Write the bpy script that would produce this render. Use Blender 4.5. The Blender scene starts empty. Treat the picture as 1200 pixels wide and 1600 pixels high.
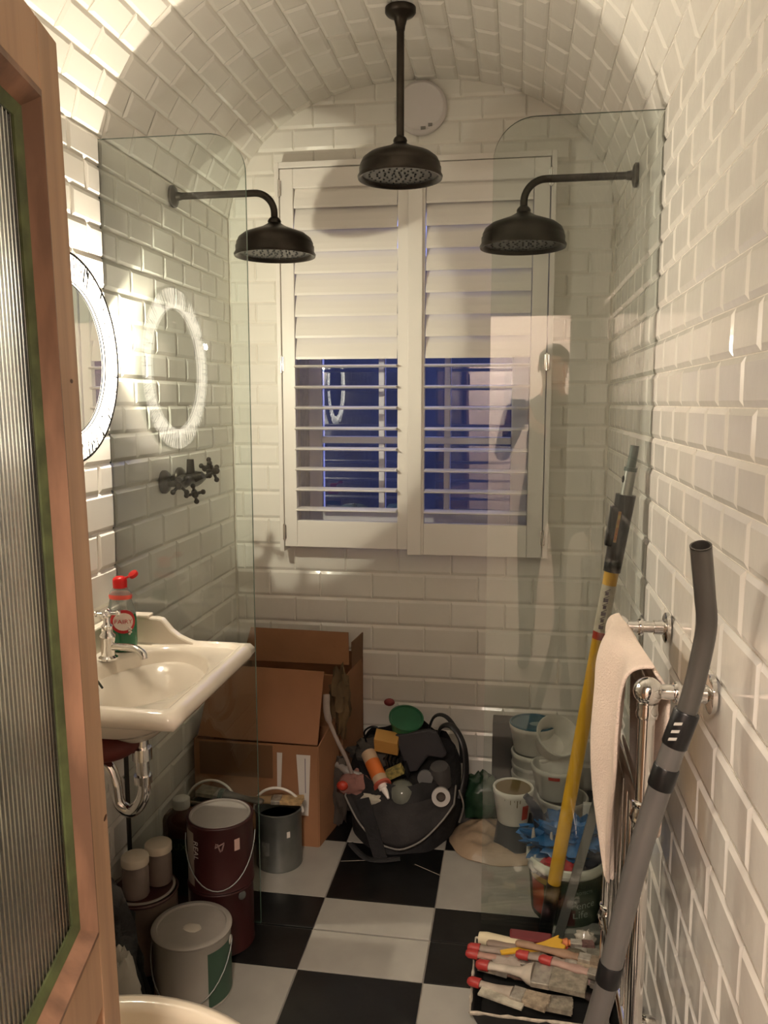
import bpy, math, random
from math import sin, cos, pi, sqrt, atan2, hypot
from mathutils import Vector, Matrix, noise
random.seed(7)
SC = bpy.context.scene

# ------------------------------------------------------------------ camera
TH = math.atan(170/1295.0)
PSI = math.atan(208*cos(TH)/1295.0)
cam_d = bpy.data.cameras.new('camera'); cam = bpy.data.objects.new('camera', cam_d)
SC.collection.objects.link(cam)
cam_d.sensor_fit = 'VERTICAL'; cam_d.sensor_height = 32.0; cam_d.lens = 32.0*1295/1600
cam_d.clip_start = 0.02
cam.location = (0.3806, 0.0, 1.476)
cam.rotation_euler = (pi/2-TH, 0, PSI)
SC.camera = cam

# ------------------------------------------------------------------ world, exposure
w = bpy.data.worlds.new('dusk'); SC.world = w; w.use_nodes = True
bg = w.node_tree.nodes['Background']
bg.inputs[0].default_value = (0.17, 0.19, 0.48, 1); bg.inputs[1].default_value = 2.4
vs = SC.view_settings
vs.view_transform = 'Standard'; vs.look = 'None'; vs.gamma = 1; vs.use_curve_mapping = False
vs.exposure = 1.28
WARM = (1.0, 0.875, 0.68)
RING_E, BULB_E, LAMP_E, HALL_E = 3.0, 1450.0, 450.0, 115.0
SC.cycles.max_bounces = 10; SC.cycles.diffuse_bounces = 5; SC.cycles.transparent_max_bounces = 16
SC.cycles.glossy_bounces = 5; SC.cycles.transmission_bounces = 8
SC.cycles.caustics_reflective = False; SC.cycles.caustics_refractive = False
SC.cycles.sample_clamp_indirect = 4.0

# ------------------------------------------------------------------ materials
MATS = {}
def mat(name, col, rough=.5, metal=0., var=0., vscale=8., bump=0., bscale=40., emit=None, estr=0., trans=0., ior=1.45, coat=0., stretch=None, alpha=None, col2=None):
    if name in MATS: return MATS[name]
    m = bpy.data.materials.new(name); m.use_nodes = True
    nt = m.node_tree; b = nt.nodes['Principled BSDF']
    b.inputs['Base Color'].default_value = (*col, 1)
    b.inputs['Roughness'].default_value = rough
    b.inputs['Metallic'].default_value = metal
    b.inputs['IOR'].default_value = ior
    b.inputs['Transmission Weight'].default_value = trans
    b.inputs['Coat Weight'].default_value = coat
    tc = nt.nodes.new('ShaderNodeTexCoord'); src = tc.outputs['Object']
    if stretch:
        mp = nt.nodes.new('ShaderNodeMapping'); mp.inputs['Scale'].default_value = stretch
        nt.links.new(src, mp.inputs['Vector']); src = mp.outputs['Vector']
    if var or col2:
        n = nt.nodes.new('ShaderNodeTexNoise'); n.inputs['Scale'].default_value = vscale; n.inputs['Detail'].default_value = 4
        nt.links.new(src, n.inputs['Vector'])
        r = nt.nodes.new('ShaderNodeValToRGB')
        c1 = tuple(max(0, c*(1-var)) for c in col); c2 = col2 or tuple(min(1, c*(1+var)) for c in col)
        r.color_ramp.elements[0].position = .35; r.color_ramp.elements[0].color = (*c1, 1)
        r.color_ramp.elements[1].position = .68; r.color_ramp.elements[1].color = (*c2, 1)
        nt.links.new(n.outputs['Fac'], r.inputs['Fac']); nt.links.new(r.outputs['Color'], b.inputs['Base Color'])
    if bump:
        n2 = nt.nodes.new('ShaderNodeTexNoise'); n2.inputs['Scale'].default_value = bscale; n2.inputs['Detail'].default_value = 3
        nt.links.new(src, n2.inputs['Vector'])
        bp = nt.nodes.new('ShaderNodeBump'); bp.inputs['Strength'].default_value = bump; bp.inputs['Distance'].default_value = .004
        nt.links.new(n2.outputs['Fac'], bp.inputs['Height']); nt.links.new(bp.outputs['Normal'], b.inputs['Normal'])
    if emit:
        b.inputs['Emission Color'].default_value = (*emit, 1); b.inputs['Emission Strength'].default_value = estr
    MATS[name] = m
    return m

def clear_mat(name, tint, rough=0.0, boost=1.0, base=.0, haze=.0):
    """thin clear sheet: transparent with a tint, plus mirror reflection by Fresnel"""
    if name in MATS: return MATS[name]
    m = bpy.data.materials.new(name); m.use_nodes = True; nt = m.node_tree
    for n in list(nt.nodes):
        if n.type != 'OUTPUT_MATERIAL': nt.nodes.remove(n)
    out = [n for n in nt.nodes if n.type == 'OUTPUT_MATERIAL'][0]
    t = nt.nodes.new('ShaderNodeBsdfTransparent'); t.inputs[0].default_value = (*tint, 1)
    g = nt.nodes.new('ShaderNodeBsdfGlossy'); g.inputs['Roughness'].default_value = rough
    f = nt.nodes.new('ShaderNodeFresnel'); f.inputs['IOR'].default_value = 1.5
    mu = nt.nodes.new('ShaderNodeMath'); mu.operation = 'MULTIPLY_ADD'; mu.inputs[1].default_value = boost; mu.inputs[2].default_value = base
    nt.links.new(f.outputs[0], mu.inputs[0])
    mx = nt.nodes.new('ShaderNodeMixShader')
    nt.links.new(mu.outputs[0], mx.inputs[0]); nt.links.new(t.outputs[0], mx.inputs[1]); nt.links.new(g.outputs[0], mx.inputs[2])
    last = mx
    if haze:
        d = nt.nodes.new('ShaderNodeBsdfDiffuse'); d.inputs[0].default_value = (.7, .74, .7, 1)
        m2 = nt.nodes.new('ShaderNodeMixShader'); m2.inputs[0].default_value = haze
        nt.links.new(mx.outputs[0], m2.inputs[1]); nt.links.new(d.outputs[0], m2.inputs[2]); last = m2
    nt.links.new(last.outputs[0], out.inputs[0])
    MATS[name] = m
    return m

TILE = mat('cream_glazed_tile', (.87, .845, .795), .10, var=.03, vscale=3, bump=.25, bscale=14)
TILEB = mat('cream_glazed_tile_b', (.84, .81, .755), .12, var=.03, vscale=3, bump=.25, bscale=14)
GROUT = mat('grout', (.84, .80, .73), .9, var=.08, vscale=30)
FRONTP = mat('front_wall_paint', (.22, .21, .19), .8, var=.03)
PLASTER = mat('hall_plaster', (.78, .68, .62), .8, var=.03)
FBLACK = mat('floor_black', (.006, .006, .006), .28, var=.4, vscale=12, bump=.1)
FWHITE = mat('floor_white', (.34, .325, .29), .3, var=.06, vscale=10, bump=.1)
FGROUT = mat('floor_grout', (.34, .31, .27), .9, var=.1, vscale=30)
SHUT = mat('shutter_paint', (.86, .82, .78), .38)
WFRAME = mat('window_paint', (.80, .78, .80), .4)
BRONZE = mat('dark_bronze', (.040, .033, .027), .34, .85, var=.35, vscale=14)
CHROME = mat('chrome', (.78, .76, .74), .08, 1.)
PINE = mat('pine', (.43, .275, .175), .45, var=.14, vscale=3.5, stretch=(9, 9, .7), bump=.1, bscale=5)
PINED = mat('pine_moulding', (.24, .13, .08), .5, var=.35, vscale=5, stretch=(5, 5, 1.2))
GREEN = mat('green_putty', (.075, .095, .035), .6, var=.35, vscale=30)
CERAM = mat('sink_ceramic', (.74, .67, .57), .10, coat=.3)
LOO = mat('toilet_ceramic', (.80, .71, .57), .12)
WPLAST = mat('white_plastic', (.72, .68, .62), .4, var=.06)
GLASS = clear_mat('shower_glass', (.93, .96, .945), 0, 1.2, .01)
GEDGE = mat('glass_edge', (.10, .17, .14), .15, var=.2)
WGLASS = clear_mat('window_glass', (.9, .92, .95), 0, 1.2, .02)
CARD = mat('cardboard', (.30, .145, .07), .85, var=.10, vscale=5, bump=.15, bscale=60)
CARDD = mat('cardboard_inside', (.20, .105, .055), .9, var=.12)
BLACK = mat('black_fabric', (.012, .011, .012), .75, var=.4, vscale=20, bump=.5, bscale=90)
BLACKP = mat('black_plastic', (.008, .008, .009), .35, var=.3)
GALV = mat('galvanised', (.22, .23, .22), .38, .75, var=.2, vscale=10)
MAROON = mat('maroon_label', (.034, .006, .006), .45, var=.15)
CREAML = mat('cream_label', (.26, .22, .18), .6, var=.12, vscale=20)
LIDG = mat('lid_grey', (.30, .28, .25), .45, var=.10, vscale=7)

# ------------------------------------------------------------------ mesh helpers
class MB:
    def __init__(s): s.v = []; s.f = []; s.sm = []; s.mi = []; s.cur = 0
    def add(s, vs, fs, smooth=False, mi=None):
        o = len(s.v); s.v += [tuple(p) for p in vs]
        for f in fs:
            s.f.append(tuple(i+o for i in f)); s.sm.append(smooth); s.mi.append(s.cur if mi is None else mi)
        return s
    def box(s, x0, x1, y0, y1, z0, z1, mi=None):
        vs = [(x, y, z) for z in (z0, z1) for y in (y0, y1) for x in (x0, x1)]
        return s.add(vs, [(0, 2, 3, 1), (4, 5, 7, 6), (0, 1, 5, 4), (2, 6, 7, 3), (0, 4, 6, 2), (1, 3, 7, 5)], mi=mi)
    def obox(s, c, ax, ay, az, hx, hy, hz, mi=None):
        c = Vector(c); ax = Vector(ax).normalized()*hx; ay = Vector(ay).normalized()*hy; az = Vector(az).normalized()*hz
        vs = [c+ax*i+ay*j+az*k for k in (-1, 1) for j in (-1, 1) for i in (-1, 1)]
        return s.add(vs, [(0, 2, 3, 1), (4, 5, 7, 6), (0, 1, 5, 4), (2, 6, 7, 3), (0, 4, 6, 2), (1, 3, 7, 5)], mi=mi)
    def lathe(s, c, prof, n=32, axis=(0, 0, 1), sx=1., sy=1., mi=None, smooth=True, a0=0, a1=2*pi, xdir=None, caps=True):
        c = Vector(c); A = Vector(axis).normalized()
        X = Vector(xdir) if xdir else (Vector((1, 0, 0)) if abs(A.x) < .9 else Vector((0, 1, 0)))
        X = (X-A*X.dot(A)).normalized(); Y = A.cross(X)
        full = abs(a1-a0-2*pi) < 1e-6; m = n if full else n+1
        vs = []; fs = []
        for (r, z) in prof:
            for i in range(m):
                a = a0+(a1-a0)*i/n
                vs.append(c+A*z+X*(r*sx*cos(a))+Y*(r*sy*sin(a)))
        for k in range(len(prof)-1):
            for i in range(n):
                j = (i+1) % m
                fs.append((k*m+i, k*m+j, (k+1)*m+j, (k+1)*m+i))
        if full and caps:
            if prof[0][0] > 1e-5: fs.append(tuple(range(m))[::-1])
            if prof[-1][0] > 1e-5: fs.append(tuple((len(prof)-1)*m+i for i in range(m)))
        return s.add(vs, fs, smooth, mi)
    def tube(s, pts, r, n=12, closed=False, caps=True, mi=None, flat=1.0, up=None):
        P = [Vector(p) for p in pts]; N = len(P)
        R = r if isinstance(r, (list, tuple)) else [r]*N
        T = []
        for i in range(N):
            a = P[(i-1) % N] if (closed or i > 0) else P[i]; b = P[(i+1) % N] if (closed or i < N-1) else P[i]
            T.append((b-a).normalized())
        u = Vector(up) if up else (Vector((0, 0, 1)) if abs(T[0].z) < .9 else Vector((1, 0, 0)))
        U = (u-T[0]*u.dot(T[0])).normalized(); vs = []; fs = []
        for i in range(N):
            if up: U = (u-T[i]*u.dot(T[i])).normalized()
            else: U = (U-T[i]*U.dot(T[i])).normalized()
            V = T[i].cross(U)
            for k in range(n):
                a = 2*pi*k/n; vs.append(P[i]+U*(R[i]*flat*cos(a))+V*(R[i]*sin(a)))
        for i in range(N if closed else N-1):
            j = (i+1) % N
            for k in range(n):
                l = (k+1) % n; fs.append((i*n+k, i*n+l, j*n+l, j*n+k))
        if caps and not closed:
            fs.append(tuple(range(n))[::-1]); fs.append(tuple((N-1)*n+k for k in range(n)))
        return s.add(vs, fs, True, mi)
    def grid(s, fn, nu, nv, mi=None, smooth=True, wrapu=False):
        vs = [fn(i/nu, j/nv) for j in range(nv+1) for i in range(nu+(0 if wrapu else 1))]
        m = nu if wrapu else nu+1; fs = []
        for j in range(nv):
            for i in range(nu):
                k = (i+1) % m; fs.append((j*m+i, j*m+k, (j+1)*m+k, (j+1)*m+i))
        return s.add(vs, fs, smooth, mi)
    def prism(s, poly, p0, U, V, d, mi=None, smooth=False):
        """poly of (u,v) in the plane p0+uU+vV, thickened by vector d"""
        p0 = Vector(p0); U = Vector(U); V = Vector(V); d = Vector(d); n = len(poly)
        a = [p0+U*u+V*v for u, v in poly]; b = [p+d for p in a]
        fs = [tuple(range(n))[::-1], tuple(range(n, 2*n))]+[(i, (i+1) % n, n+(i+1) % n, n+i) for i in range(n)]
        return s.add(a+b, fs, smooth, mi)
    def sphere(s, c, r, nu=16, nv=10, sc=(1, 1, 1), mi=None, nz=0, nf=3., seed=0, zmin=None):
        c = Vector(c)
        def fn(u, v):
            a = 2*pi*u; b = pi*v
            d = Vector((sin(b)*cos(a), sin(b)*sin(a), -cos(b)))
            k = 1+(nz*noise.noise(d*nf+Vector((seed*7.3, seed, 0))) if nz else 0)
            p = c+Vector((d.x*r*sc[0]*k, d.y*r*sc[1]*k, d.z*r*sc[2]*k))
            if zmin is not None and p.z < zmin: p.z = zmin
            return p
        return s.grid(fn, nu, nv, mi, True, True)

WL = {}
def part(name, mb, mats, parent=None, bevel=0, sharp=52, label=None, kind=None, sub=0, solid=0):
    base = WL[parent.name] if parent else Vector((0, 0, 0))
    me = bpy.data.meshes.new(name)
    me.from_pydata([tuple(Vector(p)-base) for p in mb.v], [], mb.f)
    for i, p in enumerate(me.polygons): p.use_smooth = mb.sm[i]; p.material_index = mb.mi[i]
    for m in (mats if isinstance(mats, (list, tuple)) else [mats]): me.materials.append(m)
    me.update()
    if any(mb.sm): me.set_sharp_from_angle(angle=math.radians(sharp))
    o = bpy.data.objects.new(name, me); SC.collection.objects.link(o)
    if parent: o.parent = parent
    WL[o.name] = base.copy()
    if solid:
        md = o.modifiers.new('thick', 'SOLIDIFY'); md.thickness = solid
    if bevel:
        md = o.modifiers.new('bevel', 'BEVEL'); md.width = bevel; md.segments = 2; md.limit_method = 'ANGLE'; md.angle_limit = .6
        md.harden_normals = False
    if sub:
        md = o.modifiers.new('sub', 'SUBSURF'); md.levels = sub; md.render_levels = sub
    if label: o['label'] = label
    if kind: o['kind'] = kind
    return o
def thing(name, label, cat, loc=(0, 0, 0), group=None):
    o = bpy.data.objects.new(name, None); SC.collection.objects.link(o); o.location = loc; o.empty_display_size = .05
    o['label'] = label; o['category'] = cat
    if group: o['group'] = group
    WL[o.name] = Vector(loc)
    return o
def one(name, mb, mats, label, cat, loc=(0, 0, 0), group=None, bevel=0, sub=0, solid=0):
    """a thing that is a single mesh, its origin at loc"""
    v = [tuple(Vector(p)-Vector(loc)) for p in mb.v]; mb.v = v
    o = part(name, mb, mats, None, bevel, sub=sub, solid=solid); o.location = loc; WL[o.name] = Vector(loc)
    o['label'] = label; o['category'] = cat
    if group: o['group'] = group
    return o
def struct(name, mb, mats, bevel=0):
    o = part(name, mb, mats, None, bevel); o['kind'] = 'structure'; return o
def arc(c, r, a0, a1, n, U, V):
    c = Vector(c); U = Vector(U); V = Vector(V)
    return [c+U*(r*cos(a0+(a1-a0)*i/n))+V*(r*sin(a0+(a1-a0)*i/n)) for i in range(n+1)]
def smooth_path(pts, n=6):
    P = [Vector(p) for p in pts]; out = []
    for i in range(len(P)-1):
        p0 = P[max(i-1, 0)]; p1 = P[i]; p2 = P[i+1]; p3 = P[min(i+2, len(P)-1)]
        for k in range(n):
            t = k/n
            out.append(.5*((2*p1)+(p2-p0)*t+(2*p0-5*p1+4*p2-p3)*t*t+(-p0+3*p1-3*p2+p3)*t*t*t))
    return out+[P[-1]]
def text_mb(txt, size, fn, ext=0):
    """letters as mesh, each vertex mapped by fn(x, y) to the world"""
    cu = bpy.data.curves.new('t', 'FONT'); cu.body = txt; cu.size = size; cu.align_x = 'CENTER'; cu.align_y = 'CENTER'; cu.resolution_u = 3
    o = bpy.data.objects.new('t', cu); SC.collection.objects.link(o)
    dg = bpy.context.evaluated_depsgraph_get(); me = bpy.data.meshes.new_from_object(o.evaluated_get(dg))
    mb = MB(); mb.add([fn(v.co.x, v.co.y) for v in me.vertices], [tuple(p.vertices) for p in me.polygons])
    bpy.data.objects.remove(o); bpy.data.curves.remove(cu); bpy.data.meshes.remove(me)
    return mb
def on_can(c, r, a, z, off=.0008, tw=0):
    """text mapper round a vertical can; a = direction of the text centre; tw turns the text"""
    def fn(x, y):
        X = x*cos(tw)-y*sin(tw); Y = x*sin(tw)+y*cos(tw)
        t = a+X/r
        return (c[0]+(r+off)*cos(t), c[1]+(r+off)*sin(t), z+Y)
    return fn
def band(mb, c, r0, r1, z0, z1, a0, a1, n=16, off=.0006, mi=None):
    """a printed label wrapped on a can (r0 at z0, r1 at z1)"""
    def fn(u, v):
        a = a0+(a1-a0)*u; r = r0+(r1-r0)*v+off
        return (c[0]+r*cos(a), c[1]+r*sin(a), z0+(z1-z0)*v)
    return mb.grid(fn, n, 1, mi)

# ------------------------------------------------------------------ room shell
XW = .713; YB = 3.108; YF = .26; SPR = 2.165; RISE = .452; HX = XW
VA, VB, VC, VN = XW+.017, .630, 1.990, 2.3       # segment of a superellipse springing at z = SPR
def vault_z(x): return VC+VB*max(0, 1-(abs(x)/VA)**VN)**(1/VN)
def vault_x(z): return VA*max(0, 1-(max(0, z-VC)/VB)**VN)**(1/VN)
def vault_pt(t):                                  # t 0..1 from the left springing over to the right
    s0 = math.acos(min(1, XW/VA)); a = pi-.0
    x = -XW*cos(pi*t); return x, vault_z(x)
m = MB(); m.box(-XW-.12, -XW, YF-.1, YB+.25, -.1, SPR+.55); wall_left = struct('wall_left', m, GROUT)
m = MB(); m.box(XW, XW+.12, YF-.1, YB+.25, -.1, SPR+.55); wall_right = struct('wall_right', m, GROUT)
m = MB(); m.box(-.9, 1.3, -1.2, YB+.25, -.1, -.006); floor = struct('floor', m, FGROUT)
WX0, WX1, WZ0, WZ1 = -.44, .425, .965, 2.285
m = MB()
for b in ((-XW, WX0, 0, 2.8), (WX1, XW, 0, 2.8), (WX0, WX1, 0, WZ0), (WX0, WX1, WZ1, 2.8)):
    m.box(b[0], b[1], YB, YB+.25, b[2], b[3])
wall_back = struct('wall_back', m, GROUT)
# vaulted ceiling shell
NA = 48
def vshell(y0, y1):
    m = MB()
    def ring(t, off, y):
        x, z = vault_pt(t); return (x*(1+off/XW), y, z+off)
    m.grid(lambda u, v: ring(u, 0, y0+(y1-y0)*v), NA, 1)
    m.grid(lambda u, v: ring(1-u, .06, y0+(y1-y0)*v), NA, 1)
    for y in (y0, y1): m.grid(lambda u, v: ring(u, .06*v, y), NA, 1, smooth=False)
    return m
ceiling = struct('ceiling', vshell(YF-.1, YB+.02), GROUT)
# front wall with the doorway, and the hall behind the photographer
DX0, DX1, DZ = .0, .62, 1.885
m = MB(); m.box(-XW, DX0, YF-.1, YF, 0, 2.7); m.box(DX1, XW, YF-.1, YF, 0, 2.7); m.box(DX0, DX1, YF-.1, YF, DZ, 2.7)
wall_front = struct('wall_front', m, FRONTP)
m = MB(); m.box(-.9, 1.3, -1.2, -1.1, 0, 2.4); m.box(-.9, -.8, -1.1, YF-.1, 0, 2.4); m.box(1.2, 1.3, -1.1, YF-.1, 0, 2.4)
m.box(-.8, -XW-.12, YF-.1, YF-.0, 0, 2.4); m.box(XW+.12, 1.2, YF-.1, YF, 0, 2.4)
struct('wall_hall', m, PLASTER)
m = MB(); m.box(-.9, 1.3, -1.2, YF-.1, 2.4, 2.45); struct('ceiling_hall', m, PLASTER)

t = thing('ceiling_light', 'round flush ceiling light in the hall behind the doorway', 'ceiling light', (.30, -.62, 2.4))
m = MB(); m.lathe((.30, -.62, 2.4), [(.19, 0), (.19, -.035), (.175, -.045), (.172, -.03), (.19, 0)], 48, caps=False); part('rim', m, CHROME, t)
m = MB(); m.lathe((.30, -.62, 2.4), [(.172, -.02), (.172, -.034), (.12, -.046), (0, -.05)], 48); part('diffuser', m, mat('hall_diffuser', (1, .95, .9), .5, emit=(1, .84, .70), estr=HALL_E), t)

# ------------------------------------------------------------------ tiles
TM = {}
def tile_mesh(wd, ht, mt, bx=.010, b=.010, h0=.0045, h1=.0090):
    k = (round(wd, 3), round(ht, 3), mt.name, bx)
    if k in TM: return TM[k]
    x, y = wd/2, ht/2; b_ = min(b, x*.45, y*.45); q_ = min(bx, b_)
    vs = [(-x, -y, 0), (x, -y, 0), (x, y, 0), (-x, y, 0), (-x, -y, h0), (x, -y, h0), (x, y, h0), (-x, y, h0),
          (-x+q_, -y+b_, h1), (x-q_, -y+b_, h1), (x-q_, y-b_, h1), (-x+q_, y-b_, h1)]
    fs = [(i, (i+1) % 4, 4+(i+1) % 4, 4+i) for i in range(4)]+[(4+i, 4+(i+1) % 4, 8+(i+1) % 4, 8+i) for i in range(4)]+[(8, 9, 10, 11)]
    me = bpy.data.meshes.new('tile'); me.from_pydata(vs, [], fs); me.materials.append(mt); me.update()
    TM[k] = me; return me
CAMP = Vector(cam.location)
CF = Vector((-sin(PSI)*cos(TH), cos(PSI)*cos(TH), -sin(TH))); CR = Vector((cos(PSI), sin(PSI), 0)); CU = CR.cross(CF)
def score(p, nrm):
    d = Vector(p)-CAMP; z = d.dot(CF)
    if z < .05: return -d.length
    out = max(abs(d.dot(CR)/z)/.49, abs(d.dot(CU)/z)/.64)
    s = abs(d.normalized().dot(nrm))/d.length_squared
    return s if out < 1.0 else s-10*out
def emit_tiles(parent, L, bx=.010):
    """L: (centre, U, V, N, w, h); the 300 that show largest become parts, the rest one joined part"""
    L.sort(key=lambda t: -score(t[0], t[3]))
    rest = MB()
    for i, (c, U, V, N, wd, ht) in enumerate(L):
        mt = TILE if random.random() < .7 else TILEB
        tilt = Matrix.Rotation(random.gauss(0, .007), 3, U) @ Matrix.Rotation(random.gauss(0, .007), 3, V)
        U2, V2, N2 = tilt @ U, tilt @ V, tilt @ N
        me = tile_mesh(wd, ht, mt, bx)
        c = c-N*.0037
        M = Matrix(((U2.x, V2.x, N2.x, c.x), (U2.y, V2.y, N2.y, c.y), (U2.z, V2.z, N2.z, c.z), (0, 0, 0, 1)))
        if i < 296:
            o = bpy.data.objects.new('tile', me); o.parent = parent; o.matrix_local = M; SC.collection.objects.link(o)
        else:
            rest.add([tuple(M @ v.co) for v in me.vertices], [tuple(p.vertices) for p in me.polygons])
    if rest.v:
        part('tile_field', rest, TILE, parent, kind='stuff')
G = .0022
def rows():
    """(z0, z1, tile length): 10 x 20 cm courses below z = 1.237, 7.5 x 15 cm above"""
    out = []
    for k in range(12): out.append((1.237-.1031*(k+1), 1.237-.1031*k, .2045, k+1))
    for k in range(12): out.append((1.237+.0773*k, 1.237+.0773*(k+1), .1535, k))
    return out
def side_tiles(sgn, phase):
    L = []
    for (z0, z1, ln, k) in rows():
        z1 = min(z1, SPR)
        if z1-z0 < .02: continue
        y = YF+((phase+(k % 2)*.5) % 1)*ln-ln
        while y < YB:
            a = max(y, YF); b = min(y+ln, YB-.004); y += ln
            if b-a < .015: continue
            U = Vector((0, -sgn, 0)) if sgn > 0 else Vector((0, 1, 0))
            N = Vector((-sgn, 0, 0)); V = N.cross(U)
            L.append((Vector((sgn*XW, (a+b)/2, (z0+z1)/2)), U, V, N, b-a-G, z1-z0-G))
    return L
emit_tiles(wall_right, side_tiles(1, .31)); emit_tiles(wall_left, side_tiles(-1, .62))
# back wall
SX0, SX1, SZ0, SZ1 = -.502, .500, .915, 2.335      # shutter frame outline
L = []
rr = rows()+[(1.237+.0773*k, 1.237+.0773*(k+1), .1535, k) for k in range(12, 18)]
for (z0, z1, ln, k) in rr:
    zc = z0
    if zc >= SPR+RISE-.01: continue
    hw = XW-.008 if zc < SPR else min(XW, vault_x(zc))-.012
    x = -XW+((.2+(k % 2)*.5) % 1)*ln-ln
    while x < XW:
        a = max(x, -hw); b = min(x+ln, hw); x += ln
        if b-a < .015: continue
        segs = [(a, b, z0, z1)]
        if z1 > SZ0+.03 and z0 < SZ1-.03:
            segs = []
            if a < SX0+.03: segs.append((a, min(b, SX0+.03), z0, z1))
            if b > SX1-.03: segs.append((max(a, SX1-.03), b, z0, z1))
        for (p, q, r0, r1) in segs:
            if q-p < .012: continue
            L.append((Vector(((p+q)/2, YB, (r0+r1)/2)), Vector((1, 0, 0)), Vector((0, 0, 1)), Vector((0, -1, 0)), q-p-G*.6, r1-r0-G))
emit_tiles(wall_back, L, .0045)
# vault courses
ARC = []; n_ = 2000; acc = 0; prev = None
for i in range(n_+1):
    a = pi*i/n_; p = vault_pt(i/n_)
    if prev: acc += hypot(p[0]-prev[0], p[1]-prev[1])
    ARC.append((acc, p)); prev = p
NC = round(acc/.0776); step = acc/NC
def at_arc(s):
    i = min(range(0, n_+1, 1), key=lambda j: abs(ARC[j][0]-s)) if False else None
    lo, hi = 0, n_
    while lo < hi:
        mid = (lo+hi)//2
        if ARC[mid][0] < s: lo = mid+1
        else: hi = mid
    return ARC[lo][1]
L = []
for k in range(NC):
    p = at_arc(k*step); q = at_arc((k+1)*step)
    T = Vector((q[0]-p[0], 0, q[1]-p[1])); ln_ = T.length; T.normalize()
    N = Vector((T.z, 0, -T.x)); U = T.cross(N)
    if U.y < 0: pass
    y = YF+(.25+(k % 2)*.5)*.1535-.1535
    while y < YB:
        a = max(y, YF); b = min(y+.1535, YB-.003); y += .1535
        if b-a < .015: continue
        L.append((Vector(((p[0]+q[0])/2, (a+b)/2, (p[1]+q[1])/2))+N*.0012, U, T, N, b-a-G, ln_-G))
emit_tiles(ceiling, L)
# floor tiles
def floor_tile(x0, x1, y0, y1, col):
    x0 = max(x0, -XW); x1 = min(x1, XW); g = .0016
    m = MB(); c = Vector(((x0+x1)/2, (y0+y1)/2, -.006))
    w_, h_ = (x1-x0)/2-g, (y1-y0)/2-g
    m.box(-w_, w_, -h_, h_, 0, .006)
    o = part('floor_tile', m, FBLACK if col else FWHITE, floor, bevel=.0012)
    o.location = c
    if col: o['label'] = 'black floor tile'
FX = [-.824, -.492, -.160, .172, .504, .836]; FY = [.0, .325, .65, .972, 1.296, 1.62, 1.945, 2.269, 2.592, 2.915, 3.108]
for j in range(len(FY)-1):
    for i in range(len(FX)-1):
        col = (i+j) % 2 == (2+7) % 2
        if FX[i+1] < -XW or FX[i] > XW: continue
        if j == 6:
            floor_tile(FX[i], FX[i+1], FY[j], 2.113, col); floor_tile(FX[i], FX[i+1], 2.117, FY[j+1], col)
        else: floor_tile(FX[i], FX[i+1], FY[j], FY[j+1], col)

for (a, b) in (((-.155, 2.47), (-.02, 2.50)), ((.085, 2.49), (.17, 2.44))):     # cuts of the shower floor falls
    m = MB(); m.tube([(a[0], a[1], -.0006), (b[0], b[1], -.0006)], .0014, 6); part('cut_joint', m, FGROUT, floor)

# ------------------------------------------------------------------ window
YW = YB+.13
win = thing('window_1', 'white painted sash window with dusk behind, seen through the shutters', 'window', (0, YW, WZ0)); win['kind'] = 'structure'; del win['category']
m = MB(); m.box(WX0-.0, -.385, YW, YW+.05, WZ0, WZ1); m.box(.36, WX1, YW, YW+.05, WZ0, WZ1); m.box(-.385, .36, YW, YW+.05, WZ0, 1.045); m.box(-.385, .36, YW, YW+.05, 2.2, WZ1)
part('window_frame', m, WFRAME, win, bevel=.004)
m = MB(); m.box(-.385, .36, YW-.012, YW+.04, 1.318, 1.345); part('sash_rail', m, WFRAME, win, bevel=.004)
for x in (-.144, .114):
    m = MB(); m.box(x-.012, x+.012, YW-.004, YW+.035, 1.045, 2.2); part('glazing_bar', m, WFRAME, win, bevel=.004)
for (a, b) in ((-.385, -.156), (-.132, .102), (.126, .36)):
    for (c, d) in ((1.045, 1.318), (1.345, 2.2)):
        m = MB(); m.box(a, b, YW+.012, YW+.016, c, d); part('pane', m, WGLASS, win)
m = MB(); m.box(WX0, WX1, YB-.0, YW, WZ0-.02, WZ0+.004); part('window_sill', m, WFRAME, win, bevel=.002)
# dark yard wall and hedge outside
m = MB()
m.box(-4, 4, 6.0, 6.2, -.3, 2.5)
one('garden_wall', m, mat('night_wall', (.018, .022, .030), .9, var=.4, vscale=3), 'dark garden wall outside beyond the window', 'wall', (0, 6, -.3))
m = MB()
for k in range(26):
    m.sphere((-2.5+k*.2, 5.3+random.uniform(-.2, .2), random.uniform(.2, .6)), random.uniform(.2, .35), 14, 9, nz=.5, nf=4, seed=k)
h = one('hedge', m, mat('night_hedge', (.02, .04, .02), .8, var=.6, vscale=18), 'dark hedge outside behind the window panes', 'hedge', (0, 5.3, 0)); h['kind'] = 'stuff'

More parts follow.
